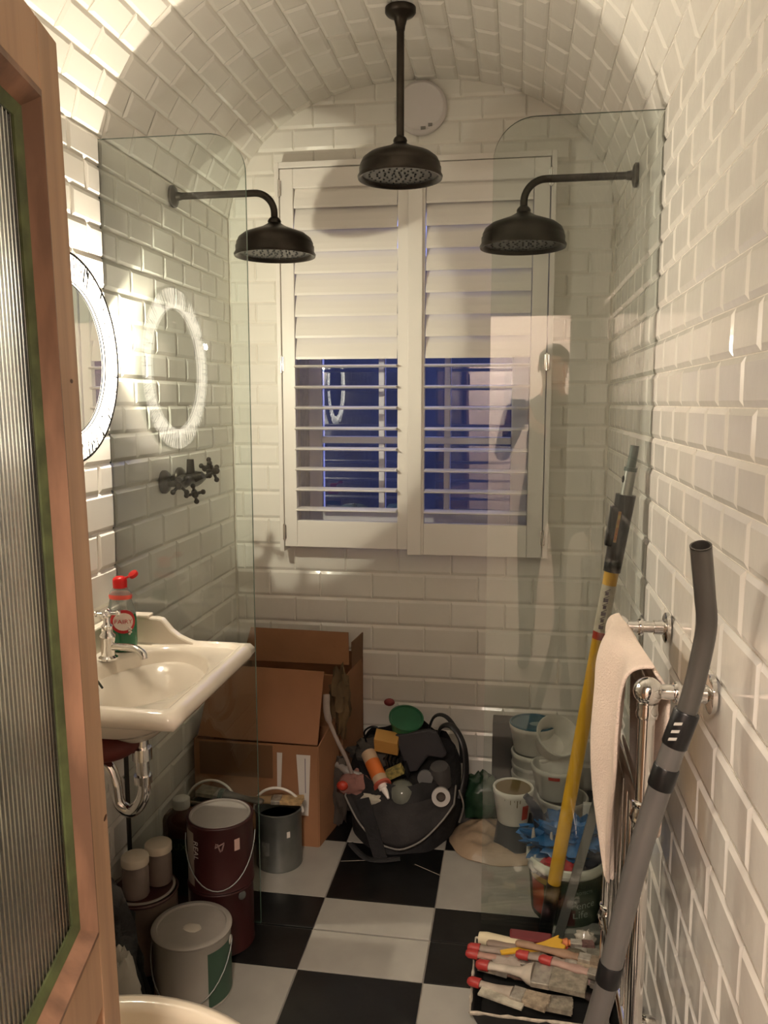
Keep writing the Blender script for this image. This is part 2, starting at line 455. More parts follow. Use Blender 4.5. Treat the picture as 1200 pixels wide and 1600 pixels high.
# ------------------------------------------------------------------ shutters
YS = YB-.088
sf = thing('shutter_frame', 'white frame fixed to the tiled back wall round both shutters', 'frame', (0, YS, SZ0))
m = MB()
m.box(SX0, SX0+.016, YS, YB-.004, SZ0, SZ1); m.box(SX1-.018, SX1, YS, YB-.004, SZ0, SZ1)
m.box(SX0+.016, SX1-.018, YS, YB-.004, SZ1-.02, SZ1)
part('frame_board', m, SHUT, sf, bevel=.002)
def shutter(x0, x1, z0, z1, lx0, lx1, yo, label, strip):
    t = thing('louvred_shutter', label, 'shutter', ((x0+x1)/2, YS+yo, z0), 'window shutters')
    y0, y1 = YS+yo, YS+yo+.03
    zb, zt = 1.035, 2.245
    for nm, b in (('stile', (x0, lx0, z0, z1)), ('stile', (lx1, x1, z0, z1)), ('bottom_rail', (lx0, lx1, z0, zb)), ('top_rail', (lx0, lx1, zt, z1))):
        m = MB(); m.box(b[0]+.0004, b[1]-.0004, y0, y1, b[2], b[3]); part(nm, m, SHUT, t, bevel=.0015)
    if strip:
        m = MB(); m.box(x0-.006, x0+.045, y0-.012, y0-.0005, z0, z1); part('meeting_strip', m, SHUT, t, bevel=.0015)
    zc = 1.609-7*.0765*0
    zs = [1.078+.0762*k for k in range(8)]
    for z in zs:                                 # open louvres, flat
        m = MB(); N = 10
        prof = [(.0445*cos(2*pi*k/N), .0062*sin(2*pi*k/N)) for k in range(N)]
        m.prism(prof, (lx0+.002, (y0+y1)/2, z), (0, 1, 0.03), (0, 0, 1), (lx1-lx0-.004, 0, 0), smooth=False)
        part('louvre', m, SHUT, t)
    k = 0; z = 1.6795
    while z < zt-.02:                            # closed louvres, overlapping
        m = MB(); N = 10
        a = math.radians(17); U = Vector((0, sin(a), cos(a))); V = Vector((0, cos(a), -sin(a)))
        prof = [(.0445*cos(2*pi*k_/N), .0048*sin(2*pi*k_/N)) for k_ in range(N)]
        if z+.04 > zt+.012: prof = [(min(u, zt+.0-z), v) for u, v in prof]
        m.prism(prof, (lx0+.002, (y0+y1)/2, z), U, V, (lx1-lx0-.004, 0, 0))
        part('louvre', m, SHUT, t); z += .0768
    hx = x0-.002 if not strip else x1+.002
    for z in (.99, 1.62, 2.245):
        m = MB(); m.lathe((hx, y0-.004, z-.03), [(.0045, 0), (.0045, .06)], 10); m.box(hx-.008, hx+.008, y0-.004, y0+.001, z-.026, z+.026)
        part('hinge', m, CHROME, t)
    return t
shutter(-.484, -.012, .934, 2.312, -.435, -.052, .006, 'left louvred shutter leaf, slightly shorter, hinged beside the left wall side', False)
shutter(-.006, .479, .917, 2.312, .048, .424, 0, 'right louvred shutter leaf with the meeting strip down its left edge', True)

# ------------------------------------------------------------------ extractor vent
t = thing('extractor_vent', 'round white vent cover high on back wall above the shutters', 'vent', (.022, YB-.008, 2.515))
m = MB(); m.lathe((.022, YB-.008, 2.515), [(.088, 0), (.093, .012), (.090, .024), (.080, .030), (.074, .027), (.0, .034)], 48, axis=(0, -1, 0)); part('cover', m, mat('vent_plastic', (.75, .70, .70), .35), t)
for (a, b, s_) in ((.035, -.062, .010), (.010, -.072, .012)):
    m = MB(); m.box(.022+a-s_*.7, .022+a+s_*.7, YB-.042, YB-.034, 2.515+b-.006, 2.515+b+.004); part('label_mark', m, mat('grey_print', (.25, .23, .22), .6), t)

# ------------------------------------------------------------------ shower glass
def pane(sgn, label):
    r = .10; x0, x1 = .712, .312; zt = 2.155; pts = [(x0, .003), (x1, .003), (x1, zt-r)]
    pts += [(x1+r-r*cos(a), zt-r+r*sin(a)) for a in [pi/2*k/12 for k in range(1, 13)]]+[(x0, zt)]
    pts = [(sgn*x, z) for x, z in pts]
    if sgn > 0: pts = pts[::-1]
    n = len(pts); y0, y1 = 2.111, 2.119
    m = MB(); vs = [(x, y0, z) for x, z in pts]+[(x, y1, z) for x, z in pts]
    m.add(vs, [tuple(range(n)), tuple(range(n, 2*n))[::-1]], mi=0)
    m.add(vs, [(i, n+i, n+(i+1) % n, (i+1) % n) for i in range(n)], mi=1)
    return one('shower_screen', m, [GLASS, GEDGE], label, 'shower screen', (sgn*.5, 2.115, 0), 'fixed glass shower panels')
pane(-1, 'clear fixed glass panel joining the left wall behind the sink')
pane(1, 'clear fixed glass panel joining the right wall beside the yellow pole')

# ------------------------------------------------------------------ showers
def rose(t, c, zr):
    """c = centre xy, zr = rim height"""
    x, y = c; H = .097
    m = MB(); m.lathe((x, y, zr), [(.0, .012), (.112, .010), (.118, .0), (.125, -.001), (.127, .006), (.122, .014), (.122, .030), (.119, .033), (.119, .040), (.112, .055), (.095, .068), (.068, .078), (.040, .088), (.024, .097), (.018, .102), (.0, .103)], 48)
    b = part('shower_rose', m, BRONZE, t)
    m = MB()
    for k in range(5):
        nn = [1, 8, 14, 20, 26][k]
        for i in range(nn):
            a = 2*pi*i/nn; r = k*.023
            m.lathe((x+r*cos(a), y+r*sin(a), zr+.0075), [(.0, 0), (.0028, .0008), (.003, .004)], 6)
    m2 = part('nozzle_plate', m, mat('nozzle_grey', (.035, .035, .033), .6), b)
t = thing('ceiling_shower', 'dark bronze shower head on a long rod from the vault', 'shower head', (.023, 2.55, 2.135))
m = MB(); m.lathe((.023, 2.55, 2.612), [(.045, 0), (.045, -.012), (.040, -.018), (.020, -.028), (.014, -.050), (.013, -.06)], 32); part('ceiling_plate', m, BRONZE, t)
m = MB(); m.tube([(.023, 2.55, 2.6), (.023, 2.55, 2.24)], .0115, 16); part('rod', m, BRONZE, t)
m = MB(); m.lathe((.023, 2.55, 2.228), [(.012, .03), (.018, .025), (.021, .018), (.019, .008), (.022, 0)], 24); part('collar', m, BRONZE, t)
rose(t, (.023, 2.55), 2.138)
def wall_shower(sgn, y, xe, label):
    t = thing('wall_shower', label, 'shower head', (sgn*.705, y, 2.122), 'wall shower heads')
    m = MB(); m.lathe((sgn*.707, y, 2.122), [(.034, 0), (.034, .008), (.028, .012), (.014, .016), (.012, .03)], 32, axis=(-sgn, 0, 0)); part('wall_flange', m, BRONZE, t)
    r = .062
    P = [(sgn*.70, y, 2.122), (sgn*(xe+r), y, 2.122)]+arc((sgn*(xe+r), y, 2.122-r), r, pi/2, pi, 10, (sgn, 0, 0), (0, 0, 1))[1:]+[(sgn*xe, y, 2.03)]
    m = MB(); m.tube(P, .0108, 16); part('arm', m, BRONZE, t)
    m = MB(); m.lathe((sgn*xe, y, 2.02), [(.012, .028), (.018, .022), (.021, .016), (.019, .006), (.022, 0)], 24); part('collar', m, BRONZE, t)
    rose(t, (sgn*xe, y), 1.93)
wall_shower(-1, 2.582, .375, 'dark bronze shower head on curved arm from the left wall')
wall_shower(1, 2.556, .388, 'dark bronze shower head on curved arm from the right wall')
# valve
t = thing('shower_valve', 'dark bronze shower valve with cross handles on left wall', 'valve', (-.705, 2.5, 1.235))
for y, z in ((2.44, 1.232), (2.56, 1.232)):
    m = MB(); m.lathe((-.706, y, z), [(.037, 0), (.037, .008), (.030, .016), (.016, .020), (.014, .07)], 28, axis=(1, 0, 0)); part('wall_flange', m, BRONZE, t)
m = MB(); m.tube([(-.64, 2.40, 1.235), (-.64, 2.44, 1.235), (-.64, 2.47, 1.235), (-.64, 2.53, 1.235), (-.64, 2.56, 1.235), (-.64, 2.60, 1.235)], [.014, .022, .016, .026, .022, .014], 20); part('body', m, BRONZE, t)
m = MB(); m.tube([(-.65, 2.5, 1.235), (-.60, 2.5, 1.250)], [.022, .012], 16); m.tube([(-.64, 2.5, 1.25), (-.64, 2.5, 1.30)], [.014, .011], 14); part('spindle', m, BRONZE, t)
def cross(c, ax, r, rot):
    A = Vector(ax).normalized(); X = Vector((0, 0, 1)); X = (X-A*X.dot(A)).normalized(); Y = A.cross(X); c = Vector(c)
    m = MB(); m.tube([c-A*.02, c+A*.012], [.010, .011], 12); m.sphere(c+A*.012, .011, 10, 6)
    for k in range(4):
        a = rot+k*pi/2; d = X*cos(a)+Y*sin(a); m.tube([c, c+d*r], [.0055, .0045], 8); m.sphere(c+d*r, .0085, 10, 6)
    return m
part('cross_handle', cross((-.565, 2.50, 1.262), (1, -.15, .2), .030, .4), BRONZE, t)
part('cross_handle', cross((-.63, 2.385, 1.228), (.1, -1, 0), .030, .8), BRONZE, t)
part('cross_handle', cross((-.61, 2.455, 1.195), (.5, -1, -.2), .026, .2), BRONZE, t)
part('cross_handle', cross((-.62, 2.60, 1.265), (.3, 1, .1), .028, .2), BRONZE, t)

# ------------------------------------------------------------------ mirror with its lamp
MC = Vector((-.650, 1.80, 1.578))
t = thing('lit_mirror', 'round backlit mirror with a wide glowing ring frame on left wall', 'mirror', tuple(MC))
m = MB(); m.lathe(MC, [(.183, -.003), (.183, .001)], 64, axis=(1, 0, 0), smooth=False); part('mirror_glass', m, mat('silvered', (.86, .88, .88), .01, 1.), t)
# frosted ring: backlit glow put in as its own emission
rm = bpy.data.materials.new('lit_frosted_ring'); rm.use_nodes = True; nt = rm.node_tree; b = nt.nodes['Principled BSDF']
b.inputs['Base Color'].default_value = (.9, .86, .8, 1); b.inputs['Roughness'].default_value = .4
tc = nt.nodes.new('ShaderNodeTexCoord'); nz = nt.nodes.new('ShaderNodeTexNoise'); nz.inputs['Scale'].default_value = 30
nt.links.new(tc.outputs['Object'], nz.inputs['Vector'])
b.inputs['Emission Color'].default_value = (1, .88, .72, 1); b.inputs['Emission Strength'].default_value = RING_E
m = MB(); m.lathe(MC, [(.181, .002), (.181, .007), (.21, .010), (.242, .006), (.242, -.004), (.181, -.004), (.181, .002)], 72, axis=(1, 0, 0), caps=False); part('ring_frame', m, rm, t)
m = MB(); m.tube([MC+Vector((.005, .2435*cos(a), .2435*sin(a))) for a in [2*pi*k/72 for k in range(72)]], .0036, 8, closed=True); m.tube([MC+Vector((.005, .1815*cos(a), .1815*sin(a))) for a in [2*pi*k/72 for k in range(72)]], .0018, 6, closed=True)
DARKL = mat('dark_wire', (.02, .017, .015), .5)
part('rim_wire', m, DARKL, t)
m = MB(); m.lathe(MC, [(.2425, -.002), (.2445, .003), (.2445, -.014), (.240, -.014), (.240, -.006), (.2425, -.002)], 72, axis=(1, 0, 0), caps=False); part('outer_rim', m, mat('rim_grey', (.32, .30, .27), .4), t)
m = MB(); rs = random.Random(3)
for k in range(230):
    a = rs.uniform(0, 2*pi); r0 = rs.uniform(.188, .228); r1 = min(.241, r0+rs.uniform(.010, .05)); a1 = a+rs.uniform(-.02, .02)
    m.tube([MC+Vector((.0105, r0*cos(a), r0*sin(a))), MC+Vector((.0085, r1*cos(a1), r1*sin(a1)))], .0011, 4)
part('crackle_lines', m, DARKL, t, kind='stuff')
m = MB(); m.lathe((-.704, MC.y, MC.z), [(.12, 0), (.12, .049)], 40, axis=(1, 0, 0)); part('back_box', m, mat('mirror_back', (.6, .58, .55), .6), t)
def wall_lamp(y, z, strength, label, x=-.686):
    t = thing('wall_lamp', label, 'lamp', (-.705, y, z), 'lamps beside the round mirror')
    m = MB(); m.lathe((-.7055, y, z), [(0, .006), (.026, .006), (.030, .004), (.030, 0), (0, 0)], 28, axis=(1, 0, 0)); part('back_plate', m, CHROME, t)
    m = MB(); m.tube([(-.70, y, z), (x-.012, y, z)], .006, 12); part('stem', m, CHROME, t)
    m = MB(); m.sphere((x, y, z), .0155, 18, 12); part('opal_shade', m, mat('lamp_glow_%d' % int(strength), (1, .9, .8), .5, emit=WARM, estr=strength), t)
wall_lamp(2.05, 1.655, BULB_E, 'bright small wall lamp hidden behind the mirror rim, mirrored in the left glass panel', -.672)
wall_lamp(1.485, 1.665, LAMP_E, 'small bright wall lamp at left of the mirror, behind the pine door')

# ------------------------------------------------------------------ sink
BZ = .835; BX0, BX1, BY0, BY1 = -.703, -.298, 1.535, 2.065
t = thing('sink', 'cream Victorian ceramic sink on left wall with a low upstand', 'sink', (-.5, 1.8, BZ))
# deck with an oval bowl, one surface: rings from the bowl bottom out to the rounded rim and under
m = MB(); cx, cy = -.493, 1.79; n = 64
def rect_pt(a, x0, x1, y0, y1, rc):
    dx, dy = cos(a), sin(a); ex = (x1-cx) if dx > 0 else (cx-x0); ey = (y1-cy) if dy > 0 else (cy-y0)
    p = 9 if rc else 2
    k = (abs(dx/ex)**p+abs(dy/ey)**p)**(-1/p)
    return cx+dx*k, cy+dy*k
def ell_pt(a, ax, ay): return cx+ax*cos(a), cy+ay*sin(a)
angs = [2*pi*i/n for i in range(n)]
for cxx, cyy in ((BX1, BY1), (BX1, BY0), (BX0, BY1), (BX0, BY0)):
    a = atan2(cyy-cy, cxx-cx) % (2*pi); i = min(range(n), key=lambda j: abs((angs[j]-a+pi) % (2*pi)-pi)); angs[i] = a
def rp(a, ins):
    x0, x1, y0, y1 = BX0, BX1-ins, BY0+ins, BY1-ins
    dx, dy = cos(a), sin(a)
    k = min(((x1-cx)/dx if dx > 1e-6 else 9), ((x0-cx)/dx if dx < -1e-6 else 9), ((y1-cy)/dy if dy > 1e-6 else 9), ((y0-cy)/dy if dy < -1e-6 else 9))
    return cx+dx*k, cy+dy*k
R = []
R.append([(cx, cy, BZ-.125)]*n)
for (ax, ay, dz) in ((.03, .04, -.124), (.08, .12, -.112), (.118, .18, -.085), (.138, .212, -.045), (.147, .224, -.014), (.151, .229, -.003)):
    R.append([(*ell_pt(a, ax, ay), BZ+dz) for a in angs])
for ins, dz in ((.036, .0), (.031, .001), (.028, .009), (.020, .012), (.008, .009), (.0, -.004), (-.002, -.016), (.004, -.028), (.016, -.034), (.06, -.036)):
    R.append([(*rp(a, ins), BZ+dz) for a in angs])
for (ax, ay, dz) in ((.135, .19, -.04), (.11, .155, -.09), (.04, .06, -.145)):
    R.append([(*ell_pt(a, ax, ay), BZ+dz) for a in angs])
vs = [p for r in R for p in r]
fs = [(k*n+i, k*n+(i+1) % n, (k+1)*n+(i+1) % n, (k+1)*n+i) for k in range(len(R)-1) for i in range(n)]
m.add(vs, fs, True); m.f = [f for f in m.f]
part('basin', m, CERAM, t, sharp=100)
prof = [(BX0, BZ-.01), (BX0, BZ+.072), (-.56, BZ+.072), (-.545, BZ+.069), (-.535, BZ+.058), (-.52, BZ+.04), (-.50, BZ+.025), (-.475, BZ+.014), (-.455, BZ+.008), (-.445, BZ-.01)]
m = MB(); m.prism([(a, b) for a, b in prof], (0, BY1-.030, 0), (1, 0, 0), (0, 0, 1), (0, .026, 0)); part('upstand', m, CERAM, t, bevel=.005)
m = MB(); m.box(BX0, -.58, BY1-.036, BY1-.001, BZ+.071, BZ+.080); part('upstand_rail', m, CERAM, t, bevel=.003)
m = MB(); m.box(BX0, BX0+.026, BY0+.004, BY1-.03, BZ-.01, BZ+.066); part('upstand', m, CERAM, t, bevel=.005)
m = MB(); m.lathe((cx, cy, BZ-.123), [(.024, 0), (.024, .003), (.016, .001), (0, .0005)], 24); part('plug_hole', m, CHROME, t)
def tap(x, y):
    p0 = (x, y, BZ)
    m = MB(); m.lathe(p0, [(.024, 0), (.024, .005), (.017, .010), (.018, .045), (.020, .055), (.020, .062), (.014, .068), (.013, .082), (.015, .086), (.009, .092), (.008, .112), (0, .113)], 24)
    b = part('tap', m, CHROME, t)
    m = MB(); m.tube(smooth_path([(x, y, BZ+.030), (x+.03, y-.004, BZ+.034), (x+.075, y-.010, BZ+.034), (x+.098, y-.014, BZ+.024), (x+.104, y-.015, BZ+.010)]), .0095, 14); part('spout', m, CHROME, b)
    m = MB(); c = Vector((x, y, BZ+.117)); m.sphere(c, .012, 12, 8)
    for k in range(4):
        a = .3+k*pi/2; d = Vector((cos(a), sin(a), 0)); m.tube([c, c+d*.028], .0045, 8); m.sphere(c+d*.028, .0075, 10, 6)
    part('tap_handle', m, CHROME, b)
tap(-.627, 1.895); tap(-.627, 1.65)
# overflow grille seen at the left side of bowl
m = MB()
for k in range(3): m.tube([(-.612+.003*k, 1.755+.022*k, BZ-.025), (-.606+.003*k, 1.765+.022*k, BZ-.045)], .003, 6)
part('overflow', m, mat('overflow_dark', (.04, .05, .04), .4), t)
m = MB(); m.sphere((-.575, 1.80, BZ-.165), .05, 20, 12, sc=(1.6, 2.2, .9)); part('underside', m, mat('red_primer', (.115, .018, .012), .6, var=.3), t, label='red painted underside')
P = smooth_path([(-.50, 1.80, BZ-.15), (-.50, 1.80, .60), (-.50, 1.80, .53), (-.53, 1.80, .485), (-.565, 1.80, .50), (-.575, 1.80, .56), (-.60, 1.80, .60), (-.69, 1.80, .605)], 6)
m = MB(); m.tube(P, .016, 16); m.lathe((-.50, 1.80, .62), [(.024, 0), (.024, .03)], 20); m.lathe((-.50, 1.80, .56), [(.022, 0), (.022, .02)], 20); part('waste_trap', m, CHROME, t)
m = MB(); m.tube([(-.66, 2.03, .0), (-.66, 2.03, .76)], .0065, 10); part('supply_pipe', m, mat('dark_pipe', (.05, .045, .04), .4, .6), t)
m = MB(); m.prism([(-.70, .70), (-.58, .70), (-.58, .685), (-.685, .56), (-.70, .56)], (0, 1.69, 0), (1, 0, 0), (0, 0, 1), (0, .012, 0)); part('bracket', m, mat('red_primer', (.115, .018, .012)), t)

# soap bottle
bc = (-.628, 1.975)
t = thing('soap_bottle', 'green washing-up liquid bottle with open red cap on the sink', 'bottle', (bc[0], bc[1], BZ+.001))
LIQ = mat('green_liquid', (.006, .15, .06), .12, coat=.5); CLEARP = clear_mat('clear_plastic', (.97, .97, .94), .08, 1.0, .02, .30)
z0 = BZ+.001
m = MB(); m.lathe((*bc, z0), [(.0, .0), (.034, 0), (.039, .006), (.041, .03), (.041, .086), (.038, .100), (0, .100)], 32, sy=.68); part('liquid', m, LIQ, t)
m = MB(); m.lathe((*bc, z0), [(.0395, .098), (.036, .108), (.032, .120), (.029, .135), (.030, .15), (.021, .164), (.014, .170)], 32, sy=.68); part('upper_body', m, CLEARP, t)
m = MB(); m.lathe((*bc, z0), [(.0302, .137), (.0312, .146), (.024, .154)], 32, sy=.7); part('shoulder_band', m, mat('red_band', (.75, .10, .07), .4), t)
m = MB(); m.lathe((*bc, z0), [(.018, .166), (.0185, .186), (.016, .191), (.010, .195), (0, .196)], 24); cp = part('cap', m, mat('red_cap', (.62, .012, .012), .3), t)
m = MB(); m.tube([(bc[0]+.014, bc[1], z0+.190), (bc[0]+.032, bc[1]-.002, z0+.198)], .003, 8); m.lathe((bc[0]+.040, bc[1]-.004, z0+.202), [(.012, -.004), (.013, .0), (.012, .005), (0, .006)], 20, axis=(-.3, -.5, .8)); part('flip_lid', m, MATS['red_cap'], cp)
# round label, facing the camera
ad = atan2(0-bc[1], .38-bc[0])
def disc_on(r, off, zc, n=28):
    m = MB(); vs = [None]*(n+1)
    def mp(x, y):
        a = ad+x/.036; return (bc[0]+(.0415+off)*cos(a), bc[1]+(.0415*.68+off)*sin(a)-.002, zc+y)
    vs = [mp(0, 0)]+[mp(r*cos(2*pi*k/n), r*sin(2*pi*k/n)) for k in range(n)]
    m.add(vs, [(0, 1+k, 1+(k+1) % n) for k in range(n)]); return m, mp
lb = z0+.082
mm, _ = disc_on(.0310, .0015, lb); q = part('label_ring', mm, mat('label_red', (.50, .02, .025), .4), t)
mm, _ = disc_on(.0232, .0025, lb); q = part('label_face', mm, mat('label_cream', (.80, .68, .60), .4), t)
_, mp = disc_on(.02, .0035, lb); q = part('lettering', text_mb('FAIRY', .0155, mp), mat('label_red', (.5, .02, .02)), t)
m = MB(); a_ = ad
for k in range(5): x_, y_, zz = mp(.012+.004*(k % 2), -.016-.004*k); m.sphere((x_, y_, zz), .0032, 8, 5)
part('baby_mark', m, mat('label_cream', (.8, .7, .6)), t)

# ------------------------------------------------------------------ toilet
t = thing('toilet', 'cream ceramic toilet bowl at the bottom edge by the pine door', 'toilet', (-.42, 1.125, 0))
def egg(a, rx, ry, x0=-.245):
    x = x0+(rx*cos(a) if cos(a) > 0 else rx*.85*cos(a)); return x, 1.125+ry*sin(a)
def ringz(rx, ry, z, x0=-.245, n=56): return [(*egg(2*pi*k/n, rx*1.1, ry, x0), z) for k in range(n)]
R = [ringz(.03, .03, .20), ringz(.10, .08, .215), ringz(.165, .125, .27), ringz(.195, .148, .345), ringz(.200, .150, .388), ringz(.206, .156, .400), ringz(.225, .172, .404), ringz(.240, .186, .398), ringz(.245, .190, .385), ringz(.240, .186, .365), ringz(.215, .165, .33), ringz(.17, .13, .22, -.34), ringz(.14, .11, .10, -.36), ringz(.15, .12, .0, -.36)]
m = MB(); n = 56; m.add([p for r in R for p in r], [(k*n+i, k*n+(i+1) % n, (k+1)*n+(i+1) % n, (k+1)*n+i) for k in range(len(R)-1) for i in range(n)]+[tuple(range(n))], True)
part('bowl', m, LOO, t, sharp=100)
m = MB(); m.box(-.70, -.52, .96, 1.29, .36, .72); part('cistern', m, LOO, t, bevel=.02)
m = MB(); m.box(-.703, -.515, .95, 1.30, .72, .745); part('cistern_lid', m, LOO, t, bevel=.008)
m = MB(); m.box(-.62, -.46, 1.05, 1.20, .0, .36); part('pedestal', m, LOO, t, bevel=.03)

# ------------------------------------------------------------------ pine door
HG = Vector((.0215, .281, .0)); D = Vector((-.225, .974, 0)).normalized(); NN = Vector((D.y, -D.x, 0))   # NN points to the camera side
b_ = math.radians(1.05); K = Vector((-NN.x*sin(b_), -NN.y*sin(b_), cos(b_))); NT = D.cross(K)*1.0
NT = NT if NT.dot(NN) > 0 else -NT
DW, DH = .62, 1.862
O = HG-K*DH+Vector((0, 0, DH))          # keep the top where it is seen
def dp(u, v, w=0): return O+D*u+K*v+NT*w
t = thing('pine_door', 'open stripped pine door with reeded glass at left foreground', 'door', tuple(dp(.31, .004)))
def dbox(u0, u1, v0, v1, w0, w1): 
    m = MB(); c = dp((u0+u1)/2, (v0+v1)/2, (w0+w1)/2); m.obox(c, D, K, NT, (u1-u0)/2, (v1-v0)/2, (w1-w0)/2); return m
SW = .066; GB, GT = .866, 1.790; MW = .023
for (nm, a) in (('stile', (DW-SW, DW, .006, DH)), ('stile', (0, SW, .006, DH)), ('top_rail', (SW, DW-SW, GT, DH)), ('bottom_rail', (SW, DW-SW, .006, .16)), ('lock_rail', (SW, DW-SW, GB-.09, GB))):
    part(nm, dbox(*a, -.036, 0), PINE, t, bevel=.002)
part('lower_panel', dbox(SW, DW-SW, .16, GB-.09, -.026, -.010), PINE, t)
def mitre(u0, u1, v0, v1, w, side):
    P = {'r': [(u1, v0), (u1, v1), (u1-w, v1-w), (u1-w, v0+w)], 'l': [(u0, v1), (u0, v0), (u0+w, v0+w), (u0+w, v1-w)], 't': [(u1, v1), (u0, v1), (u0+w, v1-w), (u1-w, v1-w)], 'b': [(u0, v0), (u1, v0), (u1-w, v0+w), (u0+w, v0+w)]}[side]
    return P
for s_ in 'rltb':
    P = mitre(SW, DW-SW, GB, GT, MW, s_)
    out = [dp(*P[0], .001), dp(*P[1], .001)]; inn = [dp(*P[2], -.014), dp(*P[3], -.014)]
    mid = [dp(P[1][0]*.6+P[2][0]*.4, P[1][1]*.6+P[2][1]*.4, .003), dp(P[0][0]*.6+P[3][0]*.4, P[0][1]*.6+P[3][1]*.4, .003)]
    bk = [dp(*P[0], -.03), dp(*P[1], -.03), dp(*P[2], -.03), dp(*P[3], -.03)]
    m = MB(); m.add([out[0], out[1], mid[0], mid[1], inn[0], inn[1]]+bk, [(0, 1, 2, 3), (3, 2, 4, 5), (5, 4, 8, 9), (0, 6, 7, 1), (6, 9, 8, 7), (1, 7, 8, 4, 2), (0, 3, 5, 9, 6)]); part('moulding', m, PINED, t)
    Q = mitre(SW+MW, DW-SW-MW, GB+MW, GT-MW, .012, s_)
    m = MB(); m.add([dp(*Q[0], -.0125), dp(*Q[1], -.0125), dp(*Q[2], -.0165), dp(*Q[3], -.0165)]+[dp(*q_, -.019) for q_ in Q], [(0, 1, 2, 3), (4, 7, 6, 5), (0, 4, 5, 1), (1, 5, 6, 2), (2, 6, 7, 3), (3, 7, 4, 0)]); part('green_putty', m, GREEN, t)
gm = bpy.data.materials.new('reeded_glass'); gm.use_nodes = True; b = gm.node_tree.nodes['Principled BSDF']
b.inputs['Base Color'].default_value = (.93, .96, .93, 1); b.inputs['Roughness'].default_value = .12; b.inputs['Transmission Weight'].default_value = 1; b.inputs['IOR'].default_value = 1.45
u0, u1, v0, v1 = SW+MW, DW-SW-MW, GB+MW, GT-MW; NR = 46; m = MB(); N_ = NR*8
fr = [dp(u0+(u1-u0)*i/N_, v, -.0205+.0011*abs(sin(pi*i/8))) for v in (v0, v1) for i in range(N_+1)]
bk = [dp(u0+(u1-u0)*i/N_, v, -.0245) for v in (v0, v1) for i in range(N_+1)]
n1 = N_+1
m.add(fr, [(i, i+1, n1+i+1, n1+i) for i in range(N_)], True); m.add(bk, [(i+1, i, n1+i, n1+i+1) for i in range(N_)], False)
part('reeded_pane', m, gm, t)
for (u, v, s_) in ((DW-.010, .98, .008), (DW-.030, .40, .011), (DW-.028, 1.50, .006)):
    m = MB(); m.lathe(dp(u, v, .0002), [(s_*.9, 0), (0, .0006)], 14, axis=tuple(NT), sy=.45); part('knot', m, mat('knot', (.07, .025, .012), .5), t)
for v in (.25, 1.6):
    m = MB(); c = dp(-.004, v, -.0); m.tube([c, dp(-.004, v+.09, 0)], .006, 10); part('hinge', m, BRONZE, t)

# ------------------------------------------------------------------ chrome towel rail
t = thing('towel_radiator', 'chrome ball-jointed towel radiator on the right wall', 'radiator', (.602, 1.565, 0))
RX, RN, RF, RT = .602, 1.361, 1.768, 1.008
def joint(m, c, r=.021):
    m.sphere(c, r, 16, 10)
for y in (RN, RF):
    nm = 'leg'
    m = MB(); m.tube([(RX, y, .012), (RX, y, RT)], .0135, 20); m.lathe((RX, y, 0), [(.03, 0), (.03, .006), (.018, .012), (.015, .03)], 24); part('upright', m, CHROME, t)
    m = MB(); m.tube([(RX, y, RT), (.70, y, RT)], .0125, 18); m.lathe((.7045, y, RT), [(.032, 0), (.032, .007), (.027, .010), (.016, .012), (.015, .03)], 28, axis=(-1, 0, 0)); part('wall_bracket', m, CHROME, t)
    m = MB(); joint(m, (RX, y, RT), .024); m.lathe((RX, y, RT-.045), [(.0165, 0), (.0185, .008), (.0165, .016), (.0175, .026)], 20); m.lathe((RX+.05, y, RT), [(.0165, 0), (.0185, .005), (.0165, .010)], 20, axis=(-1, 0, 0)); part('ball_joint', m, CHROME, t)
    for z in (.79, .345, .05):
        m = MB(); m.lathe((RX, y, z-.03), [(.014, 0), (.018, .003), (.018, .010), (.0155, .013), (.022, .030), (.0155, .047), (.018, .050), (.018, .057), (.014, .06)], 24); part('fitting', m, CHROME, t)
m = MB(); m.tube([(RX, RN, RT), (RX, RF, RT)], .0125, 18); part('top_rail', m, CHROME, t)
for z in (.79, .345, .08):
    m = MB(); m.tube([(RX, RN, z), (RX, RF, z)], .0125, 18); part('rail', m, CHROME, t)
for k in range(6):
    y = RN+.06+k*(RF-RN-.12)/5; m = MB(); m.tube([(RX, y, .345), (RX, y, .79)], .008, 12); part('bar', m, CHROME, t)
m = MB(); m.tube([(RX+.03, RN+.10, .345), (RX+.03, RN+.10, .30)], .010, 12); m.lathe((RX+.02, RN+.10, .33), [(.016, 0), (.020, .01), (.016, .04)], 16, axis=(1, 0, 0)); m.tube([(RX, RN+.10, .345), (RX+.03, RN+.10, .345)], .009, 12); part('valve', m, CHROME, t)
# towel
TOW = mat('towel', (.86, .72, .62), .95, var=.08, vscale=6, bump=.7, bscale=260)
def bez(P, t_):
    P = [Vector(p) for p in P]; k = t_*(len(P)-1); i = min(int(k), len(P)-2); f = k-i
    p0 = P[max(i-1, 0)]; p1 = P[i]; p2 = P[i+1]; p3 = P[min(i+2, len(P)-1)]
    return .5*((2*p1)+(p2-p0)*f+(2*p0-5*p1+4*p2-p3)*f*f+(-p0+3*p1-3*p2+p3)*f**3)
farE = [(.604, 1.755, 1.036), (.574, 1.765, 1.012), (.568, 1.775, .90), (.562, 1.790, .78), (.570, 1.780, .66), (.583, 1.705, .575), (.592, 1.64, .515)]
nearE = [(.616, 1.375, 1.040), (.583, 1.390, 1.020), (.578, 1.405, .92), (.580, 1.43, .83), (.583, 1.50, .72), (.588, 1.57, .61), (.592, 1.625, .512)]
